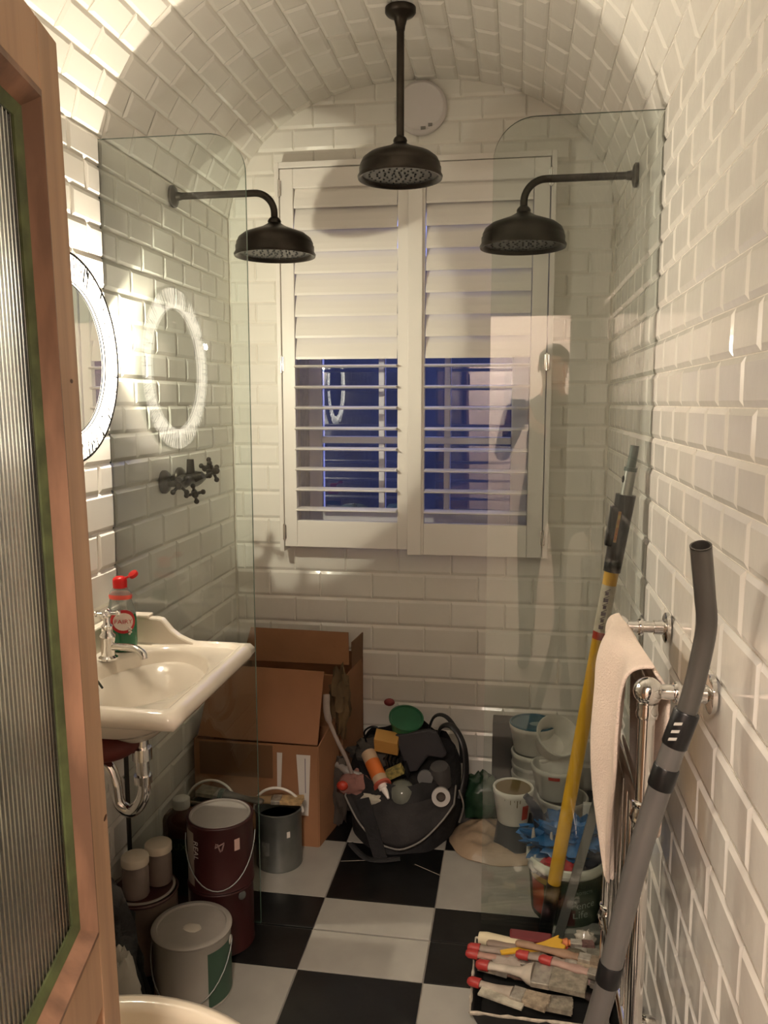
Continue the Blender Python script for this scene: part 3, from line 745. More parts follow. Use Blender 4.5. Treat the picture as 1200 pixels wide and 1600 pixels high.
def tw(u, v):
    a = bez(farE, v); b = bez(nearE, v); p = a.lerp(b, u)
    f = min(1, v*4)*(1-v*.6)
    p.x += f*(.013*sin(u*pi*3.3+.6+.8*v)+.006*sin(u*9+v*3)) - .018*sin(pi*u)*f*.5
    return p
def twb(u, v):
    y = 1.755+(1.375-1.755)*u; z = 1.036+.004*u-v*(.30+.06*sin(u*3))-.0*v; x = .604+.012*u+.030*sin(min(1, v*6)*pi/2)+.004*sin(u*11)*min(1, v*4)
    if v > .5: y = y*(1-(v-.5)*.35)+1.56*(v-.5)*.35
    return Vector((x, y, z-.002))
m = MB(); m.grid(tw, 26, 36); m.grid(twb, 26, 18)
one('towel', m, TOW, 'pale pink towel draped over the chrome radiator top rail', 'towel', (.602, 1.58, 1.02), solid=.007, sub=1)

# ------------------------------------------------------------------ grey vacuum tube leaning on the rail
PIPE = mat('grey_pipe', (.135, .130, .124), .36, .25, var=.08)
P = [(.628, 1.150, 1.286), (.642, 1.178, 1.218), (.650, 1.192, 1.168), (.646, 1.2, 1.115), (.633, 1.2, 1.045), (.609, 1.2, .959), (.574, 1.2, .816), (.544, 1.2, .655), (.519, 1.2, .528), (.40, 1.2, .02)]
t = thing('vacuum_tube', 'long grey bent vacuum tube leaning on the towel radiator', 'tube', (.40, 1.2, .0))
pp = smooth_path(P, 5)
k0 = [i for i, p in enumerate(pp) if p.z < 1.03][0]
m = MB(); m.tube(pp[:k0+1], .0145, 24, caps=False); m.tube(pp[:k0+1], .0125, 24, caps=False); m.lathe(pp[0], [(.0125, 0), (.0125, .001), (.0145, .001), (.0145, 0)], 24, axis=(-.15, -.30, 1), caps=False); part('bent_handle', m, mat('dark_grey_pipe', (.085, .080, .073), .34, .2, var=.1), t)
m = MB(); m.tube(pp[k0:], .0168, 24); part('straight_tube', m, PIPE, t)
def col_at(z, L_, r, nm, mt=BLACKP):
    i = min(range(len(pp)), key=lambda j: abs(pp[j].z-z)); j = min(i+1, len(pp)-1); d = (pp[j]-pp[i-1]).normalized()
    c = pp[i]+(pp[j]-pp[i]).normalized()*0; m = MB(); m.tube([c-d*L_/2, c-d*(L_/2-.002), c+d*(L_/2-.002), c+d*L_/2], [r-.001, r, r, r-.001], 28); return part(nm, m, mt, t)
def at_z(z):
    for a, b in zip(pp, pp[1:]):
        if a.z >= z >= b.z: return a.lerp(b, (a.z-z)/(a.z-b.z)), (b-a).normalized()
for z, L_ in ((1.010, .055), (.935, .034), (.615, .034)):
    c, d = at_z(z); m = MB(); m.tube([c-d*L_/2, c-d*(L_/2-.002), c+d*(L_/2-.002), c+d*L_/2], [.0178, .0187, .0187, .0178], 28); q = part('black_collar', m, BLACKP, t)
    if L_ > .05:
        m = MB()
        for k in range(3): m.obox(c+Vector((-.011, -.0182, 0))+d*(-.014+.012*k), d, (1, -.6, .3), (.6, 1, 0), .002, .006, .001)
        part('collar_print', m, mat('white_print', (.5, .48, .44), .5), q)

# ------------------------------------------------------------------ yellow extension pole
A = Vector((.486, 2.182, .003)); B = Vector((.676, 2.165, 1.37))
YEL = mat('yellow_pole', (.70, .38, .02), .38, var=.08)
t = thing('extension_pole', 'yellow extension pole with black grip leaning on the right wall', 'pole', tuple(A))
def pp_(z): k = (z-A.z)/(B.z-A.z); return A.lerp(B, k)
dd = (B-A).normalized()
def seg(z0, z1, r0, r1, nm, mt, n=20):
    m = MB(); m.tube([pp_(z0), pp_(z1)], [r0, r1], n); return part(nm, m, mt, t)
seg(.003, .165, .0195, .0195, 'foot_grip', BLACKP); seg(.165, 1.045, .0185, .0185, 'pole_tube', YEL)
seg(.865, .885, .0192, .0192, 'red_band', mat('red_ring', (.40, .03, .015), .4))
sl = seg(.885, 1.01, .0190, .0190, 'sticker', mat('clear_sticker', (.62, .55, .44), .3, var=.1, vscale=60))
m = MB()
for k in range(6):
    c = pp_(.90+.018*k)+Vector((-.004, -.0192, 0)); m.obox(c, (1, 0, 0), dd, (0, 1, 0), .006-.002*(k % 2), .0045, .0006); m.obox(c+dd*.008, (1, 0, .5), dd, (0, 1, 0), .008, .001, .0006)
part('sticker_print', m, mat('purple_print', (.14, .09, .12), .5), sl)
g = seg(1.045, 1.245, .0220, .0255, 'locking_grip', BLACKP)
m = MB(); c = pp_(1.165); m.obox(c+Vector((-.022, -.006, 0)), dd, (1, 0, -.15), (0, 1, 0), .052, .010, .012); part('locking_lever', m, BLACKP, g, bevel=.004)
m = MB(); m.obox(c+Vector((-.010, -.0250, 0)), dd, (1, 0, -.15), (0, 1, 0), .040, .0035, .0012); part('grip_stripe', m, mat('stripe_yellow', (.62, .5, .16), .5, col2=(.45, .06, .02), vscale=50), g)
seg(1.245, 1.315, .0150, .0150, 'inner_tube', mat('pale_alu', (.42, .41, .38), .35, .6)); seg(1.305, 1.315, .0165, .0165, 'end_ring', mat('grey_green_plastic', (.10, .13, .12), .45)); seg(1.315, 1.37, .0115, .0110, 'threaded_tip', MATS['grey_green_plastic'])
m = MB(); m.sphere(pp_(1.285)+Vector((-.014, -.004, 0)), .006, 10, 8, sc=(.7, 1, 1.6)); part('button', m, BLACKP, t)
# grey flat bar beside it
m = MB(); a = Vector((.520, 2.163, .003)); b = Vector((.662, 2.175, .62)); d = b-a
m.obox((a+b)/2, d, (1, 0, -.2), (0, 1, 0), d.length/2, .0125, .004)
one('metal_bar', m, mat('grey_bar', (.26, .25, .235), .4, .5, var=.12), 'flat grey metal bar leaning beside the yellow pole behind towel', 'bar', tuple(a), bevel=.001)

# ------------------------------------------------------------------ cardboard boxes
def panel(mb, a, b, c, d, th=.004, mi=None):
    P = [Vector(p) for p in (a, b, c, d)]; n = (P[1]-P[0]).cross(P[3]-P[0]).normalized()*th
    mb.add(P+[p+n for p in P], [(3, 2, 1, 0), (4, 5, 6, 7), (0, 1, 5, 4), (1, 2, 6, 5), (2, 3, 7, 6), (3, 0, 4, 7)], mi=mi)
t = thing('cardboard_box', 'nearer open brown cardboard box with its lid flap standing up', 'box', (-.46, 2.64, 0), 'cardboard boxes')
x0, x1, y0, y1, zt = -.675, -.246, 2.545, 2.72, .352
for nm, q in (('front_panel', ((x0, y0, 0), (x1, y0, 0), (x1, y0, zt), (x0, y0, zt))), ('side_panel', ((x1, y0, 0), (x1+.03, y1, 0), (x1+.03, y1, zt+.06), (x1, y0, zt))), ('back_panel', ((x0, y1, 0), (x1+.03, y1, 0), (x1+.03, y1, zt), (x0, y1, zt))), ('side_panel', ((x0, y0, 0), (x0, y1, 0), (x0, y1, zt), (x0, y0, zt)))):
    m = MB(); panel(m, *q); part(nm, m, CARD, t)
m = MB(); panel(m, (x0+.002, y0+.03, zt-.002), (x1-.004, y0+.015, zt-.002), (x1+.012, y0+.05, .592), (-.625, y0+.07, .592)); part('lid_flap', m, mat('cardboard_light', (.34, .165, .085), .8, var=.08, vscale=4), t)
m = MB(); panel(m, (-.306, y0-.0055, .11), (-.279, y0-.0055, .11), (-.270, y0-.0055, .322), (-.318, y0-.0055, .322), .001); lab_ = part('white_label', m, mat('paper_label', (.62, .58, .53), .6), t)
m = MB(); m.box(-.289, -.287, y0-.0075, y0-.0066, .19, .31); part('label_text', m, mat('ink', (.08, .07, .12), .6), lab_)
m = MB(); panel(m, (-.385, y0-.0055, .2), (-.372, y0-.0055, .2), (-.366, y0-.0055, .325), (-.384, y0-.0055, .325), .001); part('tape', m, mat('paper_label', (.5, .5, .5)), t)
m = MB(); panel(m, (x0+.02, y0-.0045, zt-.12), (-.40, y0-.0045, zt-.12), (-.40, y0-.0045, zt-.005), (x0+.02, y0-.0045, zt-.005), .001); part('brown_tape', m, mat('brown_tape', (.16, .085, .045), .3), t)
t = thing('cardboard_box', 'taller plain brown cardboard box standing behind against back wall', 'box', (-.39, 2.9, 0), 'cardboard boxes')
x0, x1, y0, y1 = -.645, -.215, 2.78, 3.07
for nm, q in (('front_panel', ((x0, y0, 0), (x1, y0, 0), (x1, y0, .52), (x0, y0, .52))), ('side_panel', ((x1, y0, 0), (x1+.02, y1, 0), (x1+.02, y1, .5), (x1, y0, .5))), ('side_panel', ((x0, y0, 0), (x0, y1, 0), (x0, y1, .52), (x0, y0, .52))), ('back_panel', ((x0, y1, 0), (x1+.02, y1, 0), (x1+.02, y1, .52), (x0, y1, .52)))):
    m = MB(); panel(m, *q); part(nm, m, CARD, t)
m = MB(); panel(m, (x0+.02, y0+.13, .515), (x1+.002, y0+.13, .515), (x1-.008, y0+.17, .628), (-.600, y0+.17, .632)); part('lid_flap', m, CARD, t)
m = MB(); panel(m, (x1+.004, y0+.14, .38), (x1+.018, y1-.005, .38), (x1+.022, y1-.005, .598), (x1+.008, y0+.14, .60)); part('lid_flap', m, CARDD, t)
# crumpled brown paper bag between the boxes
m = MB(); m.sphere((-.205, 2.70, .455), .10, 18, 14, sc=(.34, .34, 1.1), nz=.7, nf=2.6, seed=5); one('paper_bag', m, mat('brown_bag', (.13, .085, .04), .7, var=.3), 'crumpled olive brown bag poking out beside the standing box flap', 'bag', (-.205, 2.70, .40))
m = MB(); m.tube(smooth_path([(-.235, 2.63, .50), (-.225, 2.60, .44), (-.195, 2.60, .36), (-.165, 2.61, .29), (-.15, 2.63, .23)]), [.012]*8+[.007]*17, 10); one('rope', m, mat('rope', (.34, .28, .25), .8, var=.2), 'pale frayed rope hanging down the side of the front box', 'rope', (-.2, 2.6, .4))
# grey sack between box and tool bag
m = MB(); m.sphere((-.205, 2.70, .13), .062, 18, 12, sc=(.6, .8, 1.9), nz=.5, nf=3, seed=9, zmin=.002); one('cloth_sack', m, mat('grey_cloth', (.075, .06, .05), .9, var=.3, bump=.5), 'dark grey cloth bundle beside the front cardboard box', 'cloth', (-.205, 2.70, 0))

# ------------------------------------------------------------------ paint cans
def can_mb(c, r, z0, h):
    m = MB(); m.lathe((c[0], c[1], z0), [(r-.004, 0), (r, .002), (r+.0015, .004), (r, .007), (r, h-.010), (r+.002, h-.007), (r+.0025, h-.003), (r, h), (r-.004, h), (r-.005, h-.004)], 48); return m
def lid_mb(c, r, z):
    m = MB(); m.lathe((c[0], c[1], z), [(r-.005, -.004), (r-.006, .001), (r-.012, .001), (r-.013, -.004), (0, -.0035)], 48); return m
def bail(c, r, z, drop, ang, rad=.0016, n=20, tilt=0, mi=None, up=False):
    """wire handle: half loop between two ears, hanging (or standing)"""
    A_ = Vector((cos(ang), sin(ang), 0)); Bv = Vector((-sin(ang), cos(ang), 0)); out = []
    for k in range(n+1):
        a = pi*k/n; s = sin(a); p = Vector((c[0], c[1], z))+A_*((r+.005)*cos(a))
        p += Vector((0, 0, 1))*(s*drop*(1 if up else -1)) + Bv*(s*tilt)
        out.append(p)
    m = MB(); m.tube(out, rad, 8); return m
def ears(t, c, r, z, ang, mt=GALV):
    for s in (1, -1):
        d = Vector((cos(ang)*s, sin(ang)*s, 0)); m = MB(); m.lathe(Vector((c[0], c[1], z))+d*r, [(.012, 0), (.011, .003), (.005, .005), (0, .005)], 16, axis=tuple(d)); part('ear', m, mt, t)
GA = atan2(-2, .75)  # direction towards the viewer side
# silver can
c = (-.352, 2.44)
t = thing('paint_can', 'galvanised grey open paint can with white handle, by the boxes', 'paint can', (*c, 0), 'paint cans')
m = MB(); m.lathe((*c, 0), [(0, .004), (.073, .004), (.074, 0), (.075, .003), (.074, .008), (.074, .178), (.077, .182), (.077, .190), (.073, .191), (.071, .186), (.071, .02), (0, .018)], 48); part('body', m, GALV, t)
m = MB(); m.lathe((*c, .15), [(0, 0), (.0705, 0)], 40); part('paint', m, mat('old_paint', (.12, .11, .09), .6, var=.4, vscale=30), t)
part('handle', bail(c, .074, .175, .085, .05, .0045, up=True, tilt=-.02), WPLAST, t)
m = MB(); band(m, c, .074, .074, .055, .10, -1.85-.28, -1.85+.14); q = part('label', m, mat('small_label', (.14, .14, .13), .5, var=.3, vscale=60), t)
m = MB(); band(m, c, .074, .074, .115, .135, -.95, -.80); part('sticker', m, mat('paper_label', (.6, .55, .5)), t)
# brushes lying across cans
def brush(base, d, L, name, label, hc,  bc_=(.30, .26, .19), fw=.028, bl=.055, tip=None, group=None, cat='paint brush', nrm=(0, 0, 1), flen=.03, hs=1.35):
    """base = end of the handle, d = direction to the bristles"""
    base = Vector(base); d = Vector(d).normalized(); nv = Vector(nrm); nv = (nv-d*nv.dot(d)).normalized(); s = d.cross(nv)
    t = thing(name, label, cat, tuple(base), group)
    hl_ = L-bl-flen
    pts = [base+d*(hl_*k) for k in (0, .03, .12, .35, .6, .8, .92, 1)]
    m = MB(); m.tube(pts, [.004*hs, .008*hs, .0095*hs, .0075*hs, .0085*hs, .0115*hs, fw*.40, fw*.46], 12, up=nv, flat=.62)
    part('handle', m, mat('handle_%s' % hc[0], hc[1], .5, var=.18, vscale=25), t)
    if tip:
        m = MB(); m.tube([base-d*.002, base+d*.006, base+d*.03], [.006*hs, .0108*hs, .0110*hs], 12, up=nv, flat=.70); part('handle_tip', m, mat('tip_red', (.33, .030, .026), .4), t)
    c = base+d*(hl_+flen/2); m = MB(); m.obox(c, d, s, nv, flen/2, fw/2, .007); part('ferrule', m, mat('ferrule', (.38, .35, .30), .4, .6, var=.3, vscale=50), t, bevel=.002)
    p0 = base+d*(hl_+flen); m = MB()
    nb = 9
    for k in range(nb):
        o_ = (k/(nb-1)-.5); m.obox(p0+s*(o_*fw*.92)+d*(bl/2-.002*abs(o_)*2), d+s*(o_*.12), s, nv, bl/2+random.uniform(-.002, .002), fw/nb*.52, .006)
    part('bristles', m, mat('bristle_%d' % int(bc_[0]*1000), bc_, .85, var=.3, vscale=60, bump=.6, bscale=200), t, kind='stuff')
    return t
brush((-.515, 2.405, .218), (1, .06, .03), .25, 'paint_brush', 'old paint brush lying across the grey can, bristles to the right', ('tan', (.23, .15, .075)), (.40, .27, .13), fw=.046, bl=.07, hs=1.7)
brush((-.385, 2.385, .228), (-1, .05, .08), .22, 'paint_brush', 'long dirty brush lying between the two cans, pointing left', ('dirty', (.10, .085, .07)), (.25, .22, .17), fw=.055, bl=.06, hs=1.6)
# bucket with handle behind
c = (-.56, 2.39)
t = thing('paint_kettle', 'dark steel kettle with tall white handle in front of the box', 'bucket', (*c, 0))
m = MB(); m.lathe((*c, 0), [(0, .004), (.070, .004), (.071, 0), (.077, .196), (.080, .200), (.077, .202), (.074, .196), (.068, .02), (0, .018)], 40); part('body', m, mat('dark_steel', (.05, .055, .045), .5, .4, var=.4), t)
part('handle', bail(c, .077, .195, .085, .1, .004, up=True, tilt=.01), WPLAST, t)
m = MB(); m.sphere((*c, .19), .06, 14, 10, sc=(1, 1, .5), nz=.5, seed=3); part('rag', m, mat('olive_rag', (.09, .09, .07), .9, var=.4), t)
m = MB(); m.tube([(-.655, 2.33, .245), (-.60, 2.33, .235), (-.45, 2.35, .215)], [.006, .007, .008], 10); one('stirring_stick', m, mat('stick', (.16, .12, .085), .8, var=.2), 'thin brown stirring stick resting on the steel kettle', 'stick', (-.6, 2.33, .23))
m = MB(); m.obox((-.515, 2.335, .247), (.3, .1, 1), (0, 1, 0), (1, 0, 0), .036, .012, .006); one('scraper', m, mat('green_grey_tool', (.09, .13, .105), .5, var=.2), 'small green scraper standing in the steel kettle', 'scraper', (-.515, 2.335, .21), bevel=.003)
# two maroon cans stacked
c = (-.398, 2.035); r = .088
t = thing('paint_can', 'maroon paint can standing on the floor under another', 'paint can', (*c, 0), 'paint cans')
part('body', can_mb(c, r, 0, .183), MAROON, t); part('lid', lid_mb(c, r, .183), LIDG, t)
m = MB(); band(m, c, r, r, .012, .17, 2.6, 3.9); part('label', m, CREAML, t); 
m = MB(); a_ = -.55; m.lathe((c[0]+r*cos(a_), c[1]+r*sin(a_), .165), [(.012, 0), (.011, .004), (.004, .006), (0, .006)], 14, axis=(cos(a_), sin(a_), 0)); part('ear', m, GALV, t)
z0 = .184; c = (-.395, 2.032)
t = thing('paint_can', 'maroon paint can with pale grey lid on top of another', 'paint can', (*c, z0), 'paint cans')
part('body', can_mb(c, r, z0, .187), MAROON, t); part('lid', lid_mb(c, r, z0+.187), LIDG, t)
m = MB(); band(m, c, r, r, z0+.014, z0+.165, -2.95, -2.13); part('label', m, CREAML, t)
part('lettering', text_mb('REAL', .024, on_can(c, r, -2.04, z0+.118, .001, -pi/2)), mat('white_print', (.5, .48, .44)), t)
m = MB(); band(m, c, r, r, z0+.118, z0+.150, -.80, -.62, off=.0012); part('round_badge', m, mat('pink_badge', (.45, .30, .26), .5), t)
m = MB(); 
m.tube([(c[0]+(r+.001)*cos(a), c[1]+(r+.001)*sin(a), z0+.135+.012*sin(k*1.1)) for k, a in enumerate([-1.38+.04*j for j in range(8)])], .0022, 6, closed=True); part('crest', m, mat('faint_print', (.22, .14, .13), .5), t)
ea = -.95
part('handle', bail(c, r, z0+.135, .12, .25, .0017, tilt=-.093), GALV, t)
# tan can with two jars
c = (-.575, 1.93); r = .088
t = thing('paint_can', 'tan paint can on floor carrying two small jars', 'paint can', (*c, 0), 'paint cans')
part('body', can_mb(c, r, 0, .20), mat('tan_label', (.15, .115, .09), .6, var=.2, vscale=12), t)
m = MB(); m.lathe((*c, .190), [(r+.001, 0), (r+.0035, .004), (r+.001, .010)], 48); part('maroon_rim', m, MAROON, t); part('lid', lid_mb(c, r+.001, .202), LIDG, t)
for (x, y, s, lab) in ((-.578, 1.895, 1.0, 'nearer small dusty jar with a white lid on the tan can'), (-.545, 1.965, 1.0, 'farther small dusty jar with a white lid on the tan can')):
    z0 = .2005; t = thing('jar', lab, 'jar', (x, y, z0), 'jars on the tan can')
    m = MB(); m.lathe((x, y, z0), [(0, 0), (.032, 0), (.034, .004), (.034, .072), (.030, .080), (.030, .092), (0, .092)], 32); part('glass', m, mat('dusty_jar', (.20, .16, .14), .35, var=.2), t)
    m = MB(); m.lathe((x, y, z0), [(.031, .088), (.0355, .088), (.0355, .106), (.033, .109), (0, .109)], 32); part('lid', m, mat('cream_lid', (.58, .52, .42), .45), t)
# white and green can
c = (-.40, 1.83); r = .096
t = thing('paint_can', 'white and green paint can with wire handle, nearest the toilet', 'paint can', (*c, 0), 'paint cans')
part('body', can_mb(c, r, 0, .178), mat('white_can', (.36, .34, .30), .5, var=.06), t)
m = MB(); band(m, c, r, r, .008, .150, -.80, .30, 18, mi=0); 
rs = random.Random(5)
part('green_label', m, mat('green_label', (.045, .09, .06), .5, var=.15), t)
m = MB(); m.lathe((*c, .178), [(r+.003, -.008), (r+.004, -.002), (r, .002), (r-.010, .002), (r-.012, -.003), (0, -.003)], 48); part('lid', m, LIDG, t)
m = MB(); m.sphere((c[0]+.005, c[1]-.01, .1755), .022, 12, 6, sc=(1.1, .8, .08), nz=.4); part('paint_blob', m, mat('cream_blob', (.52, .48, .41), .5), t)
part('handle', bail(c, r, .140, .115, .12, .0019, tilt=-.108), GALV, t); ears(t, c, r, .140, .12, mat('white_can', (.5, .47, .42)))
m = MB(); m.tube([(c[0]+(r+.0015)*cos(a), c[1]+(r+.0015)*sin(a), .03+.006*sin(a*9)) for a in [-2.6+.08*k for k in range(16)]], .001, 5); part('drip', m, mat('rust', (.2, .11, .06), .7), t)
# brown bottle with a white cap
c = (-.565, 2.17)
t = thing('thinner_bottle', 'brown and green solvent bottle with a white cap by the left wall', 'bottle', (*c, 0))
m = MB(); m.box(c[0]-.05, c[0]+.05, c[1]-.035, c[1]+.035, 0, .29); m.v = [(x, y, z) for x, y, z in m.v]; part('body', m, mat('amber_plastic', (.085, .028, .016), .25), t, bevel=.015)
m = MB(); m.box(c[0]-.046, c[0]+.0505, c[1]-.0365, c[1]-.0352, .05, .225); q = part('label', m, mat('dark_green_label', (.018, .04, .022), .5), t)
part('lettering', text_mb('LUX', .03, lambda x, y: (c[0]+.0+x, c[1]-.0374, .20+y)), mat('olive_print', (.13, .17, .07), .5), q)
m = MB(); m.lathe((*c, .29), [(.045, -.006), (.03, .008), (.018, .018)], 24); part('neck', m, MATS['amber_plastic'], t)
m = MB(); m.lathe((*c, .305), [(.024, 0), (.025, .004), (.025, .026), (.022, .029), (0, .029)], 24); part('cap', m, WPLAST, t)
# black sack and pale bag at the lower left
m = MB(); m.sphere((-.560, 1.72, .19), .14, 26, 18, sc=(.50, .42, 1.6), nz=.5, nf=3.2, seed=2, zmin=.002); m.v = [(x-.25*(z-.15), y, z) for x, y, z in m.v]
t = one('plastic_sack', m, mat('black_sack', (.008, .009, .009), .22, bump=.8, bscale=25), 'crumpled black plastic sack between the door and paint cans', 'bag', (-.60, 1.73, 0))
m = MB()
rs = random.Random(8)
for k in range(9):
    a = rs.uniform(-1.2, .3); z = rs.uniform(.08, .30); m.sphere((-.560-.25*(z-.10)+.055*cos(a), 1.72-.052, z+.05), rs.uniform(.008, .016), 8, 6, sc=(1, .3, 1.5), nz=.6, seed=k)
q = part('pale_print', m, mat('sack_print', (.16, .17, .16), .4), t)
m = MB(); m.sphere((-.505, 1.66, .10), .075, 20, 14, sc=(.55, .5, 1.45), nz=.35, nf=3, seed=12, zmin=.002); one('paper_packet', m, mat('pale_packet', (.42, .41, .36), .6, var=.12), 'pale crumpled packet half hidden behind the door edge', 'packet', (-.505, 1.66, 0))

# ------------------------------------------------------------------ tool bag
bx, by = .015, 2.77
t = thing('tool_bag', 'open black fabric tool bag with grey piping at centre back', 'bag', (bx, by, 0))
def bagp(u, v):
    a = 2*pi*u; z = .255*v
    rx = .185+.020*sin(pi*v)-.01*v; ry = .235*(1-v)+.165*v
    k = 1+.05*noise.noise(Vector((cos(a)*2, sin(a)*2, v*3)))
    zz = z+(.05*max(0, sin(a))+.02*noise.noise(Vector((cos(a)*3, sin(a)*3, 5))))*v - .05*max(0, -sin(a))*v
    return Vector((bx+rx*k*cos(a), by+ry*k*sin(a), zz+.001))
m = MB(); m.grid(bagp, 56, 14, wrapu=True)
m.grid(lambda u, v: Vector((bx, by, .17)).lerp(bagp(u, .9), v), 56, 3, wrapu=True)
m.grid(lambda u, v: Vector((bx, by, .001)).lerp(bagp(u, 0), v), 56, 1, wrapu=True)
part('body', m, BLACK, t)
def frontp(u, v):   # rounded front pocket standing proud of the body
    X = (u-.5)*2; Z = v; x = bx+.185*X; zb = .03+.12*X*X; zt_ = .185-.01*X; z = zb+(zt_-zb)*v
    y = by-.245+.10*X*X+.085*v-.02*sin(pi*v)*(1-X*X)+.012*noise.noise(Vector((X*3, v*3, 1)))
    return Vector((x, y, z))
m = MB(); m.grid(frontp, 24, 12); part('front_pocket', m, mat('charcoal_fabric', (.022, .019, .019), .8, var=.3, vscale=15, bump=.6, bscale=60), t, solid=.012)
m = MB(); pts = [frontp(0, 1-k/6)+Vector((0, -.008, 0)) for k in range(6)]+[frontp(k/24, 0)+Vector((0, -.008, 0)) for k in range(25)]+[frontp(1, k/6)+Vector((0, -.008, 0)) for k in range(1, 7)]
m.tube(pts, .0032, 8); part('piping', m, mat('grey_piping', (.20, .185, .17), .6), t)
m = MB(); m.obox((bx-.075, by-.262, .10), (-.35, .15, 1), (1, 0, .3), (0, 1, 0), .10, .022, .003); part('webbing_strap', m, BLACK, t)
P = smooth_path([(bx+.10, by+.06, .24), (bx+.12, by+.05, .33), (bx+.165, by+.03, .345), (bx+.205, by, .29), (bx+.215, by-.02, .20), (bx+.20, by-.05, .12)])
m = MB(); m.tube(P, .012, 10, flat=.5); part('handle_loop', m, BLACKP, t)
P = smooth_path([(bx+.06, by+.10, .24), (bx+.09, by+.09, .35), (bx+.14, by+.08, .36), (bx+.19, by+.04, .30), (bx+.20, by+.02, .22)])
m = MB(); m.tube(P, .010, 10, flat=.5); part('handle_loop', m, BLACKP, t)
P = smooth_path([(bx+.20, by-.10, .06), (bx+.215, by-.12, .13), (bx+.20, by-.13, .19)]); m = MB(); m.tube(P, .003, 8); part('grey_cord', m, MATS['grey_piping'], t)
m = MB(); m.tube(smooth_path([(bx-.15, by-.24, .03), (bx-.10, by-.28, .012), (bx-.05, by-.285, .006), (bx+.02, by-.27, .01)]), .012, 8, flat=.3); part('trailing_strap', m, BLACK, t)
# in the bag
def MP(px, py, y=2.75): return (.0+(px-628)*.00226*(y+.35)/3.1+.01, y, .375-(py-1130)*.00245*(y+.3)/3.05)
t = thing('plastic_tub', 'round clear tub with a green lid on top of the tool bag', 'tub', (.01, 2.80, .33))
ax = Vector((.18, -.42, 1)).normalized(); c0 = Vector((.01, 2.80, .335))
m = MB(); m.lathe(c0, [(0, 0), (.050, 0), (.057, .040)], 32, axis=tuple(ax)); part('tub_body', m, mat('tub_green_clear', (.06, .19, .085), .2, var=.2), t)
m = MB(); m.lathe(c0+ax*.040, [(.058, -.004), (.062, -.002), (.062, .006), (.056, .007), (.054, .003), (0, .003)], 36, axis=tuple(ax)); part('lid', m, mat('green_lid', (.022, .11, .05), .3, var=.2), t)
m = MB(); m.sphere((-.055, 2.86, .40), .017, 12, 8, sc=(1.2, 1, .8)); one('screwdriver_butt', m, mat('dull_red', (.16, .02, .02), .5), 'small dark red knob of a tool beside the green lidded tub', 'knob', (-.055, 2.86, .39))
m = MB(); m.obox((-.045, 2.74, .300), (1, -.05, -.12), (0, 1, .3), (0, -.3, 1), .042, .03, .026); one('yellow_box', m, mat('yellow_card', (.50, .27, .07), .6, var=.06), 'small yellow cardboard packet standing in the tool bag', 'packet', (-.045, 2.74, .27), bevel=.002)
m = MB()
for k in range(6): m.obox((-.035+.013*k, 2.70, .243-.004*k), (.3, 0, -1), (1, 0, .2), (0, 1, 0), .022, .0035, .02)
one('plug_strip', m, BLACKP, 'black ribbed plastic piece under the yellow packet in tool bag', 'tool part', (0, 2.7, .22))
t = thing('sealant_tube', 'orange sealant tube with a pointed white nozzle in the tool bag', 'tube', (-.09, 2.72, .23))
a = Vector((-.108, 2.72, .262)); b = Vector((-.042, 2.62, .198)); d = (b-a).normalized()
m = MB(); m.tube([a, b-d*.004], .026, 24); part('cartridge', m, mat('orange_white', (.50, .36, .24), .4), t)
m = MB(); m.tube([a+d*.04, a+d*.105], .0264, 24); part('orange_sleeve', m, mat('orange', (.55, .14, .03), .4, var=.2), t)
m = MB(); m.tube([b-d*.004, b+d*.004], [.031, .031], 24); part('collar', m, mat('coral_red', (.48, .10, .06), .4), t)
m = MB(); m.tube([b+d*.004, b+d*.016, b+d*.018, b+d*.055], [.018, .017, .012, .004], 16); part('nozzle', m, mat('nozzle_white', (.80, .74, .70), .35), t)
t = one('putty_packet', MB().obox((-.005, 2.66, .230), (1, 0, .55), (0, 1, .2), (-.5, -.2, 1), .03, .012, .016), mat('yellow_stripe', (.42, .33, .10), .5, col2=(.08, .08, .04), vscale=70), 'yellow striped packet right of the orange sealant tube', 'packet', (-.005, 2.66, .2), bevel=.002)
m = MB(); m.sphere((-.145, 2.66, .175), .055, 18, 12, sc=(1.1, .7, .75), nz=.5, seed=4); one('pink_cloth', m, mat('pink_rag', (.25, .12, .10), .9, var=.3), 'dull pink rag at the left side of the tool bag', 'cloth', (-.145, 2.66, .14))
m = MB(); m.sphere((-.180, 2.62, .185), .017, 12, 8, sc=(1.2, .8, 1)); one('bottle_stopper', m, mat('bright_red', (.42, .04, .02), .4), 'bright red cap at the far left of the tool bag', 'cap', (-.18, 2.62, .17))
m = MB(); m.sphere((-.065, 2.61, .150), .035, 16, 10, sc=(1.3, .6, .6), nz=.5, seed=6); one('white_cloth', m, mat('white_rag', (.46, .42, .34), .9), 'scrap of white cloth beneath the sealant tube nozzle', 'cloth', (-.065, 2.61, .13))
m = MB(); m.tube(smooth_path([(-.21, 2.68, .235), (-.17, 2.66, .22), (-.12, 2.66, .21)]), [.014, .014, .012, .012, .012, .014, .014, .010, .008, .008, .008, .008, .008], 12); one('pipe_fitting', m, mat('grey_pvc', (.30, .28, .26), .4, var=.3), 'grey plastic pipe fitting poking left from the tool bag', 'pipe fitting', (-.17, 2.66, .2))
m = MB(); m.sphere((-.10, 2.80, .235), .07, 18, 12, sc=(1.2, .8, .55), nz=.6, seed=11); one('grey_rag', m, mat('grey_rag', (.085, .075, .065), .9, var=.3), 'dark grey rag bunched at the back left of the tool bag', 'cloth', (-.10, 2.8, .2))
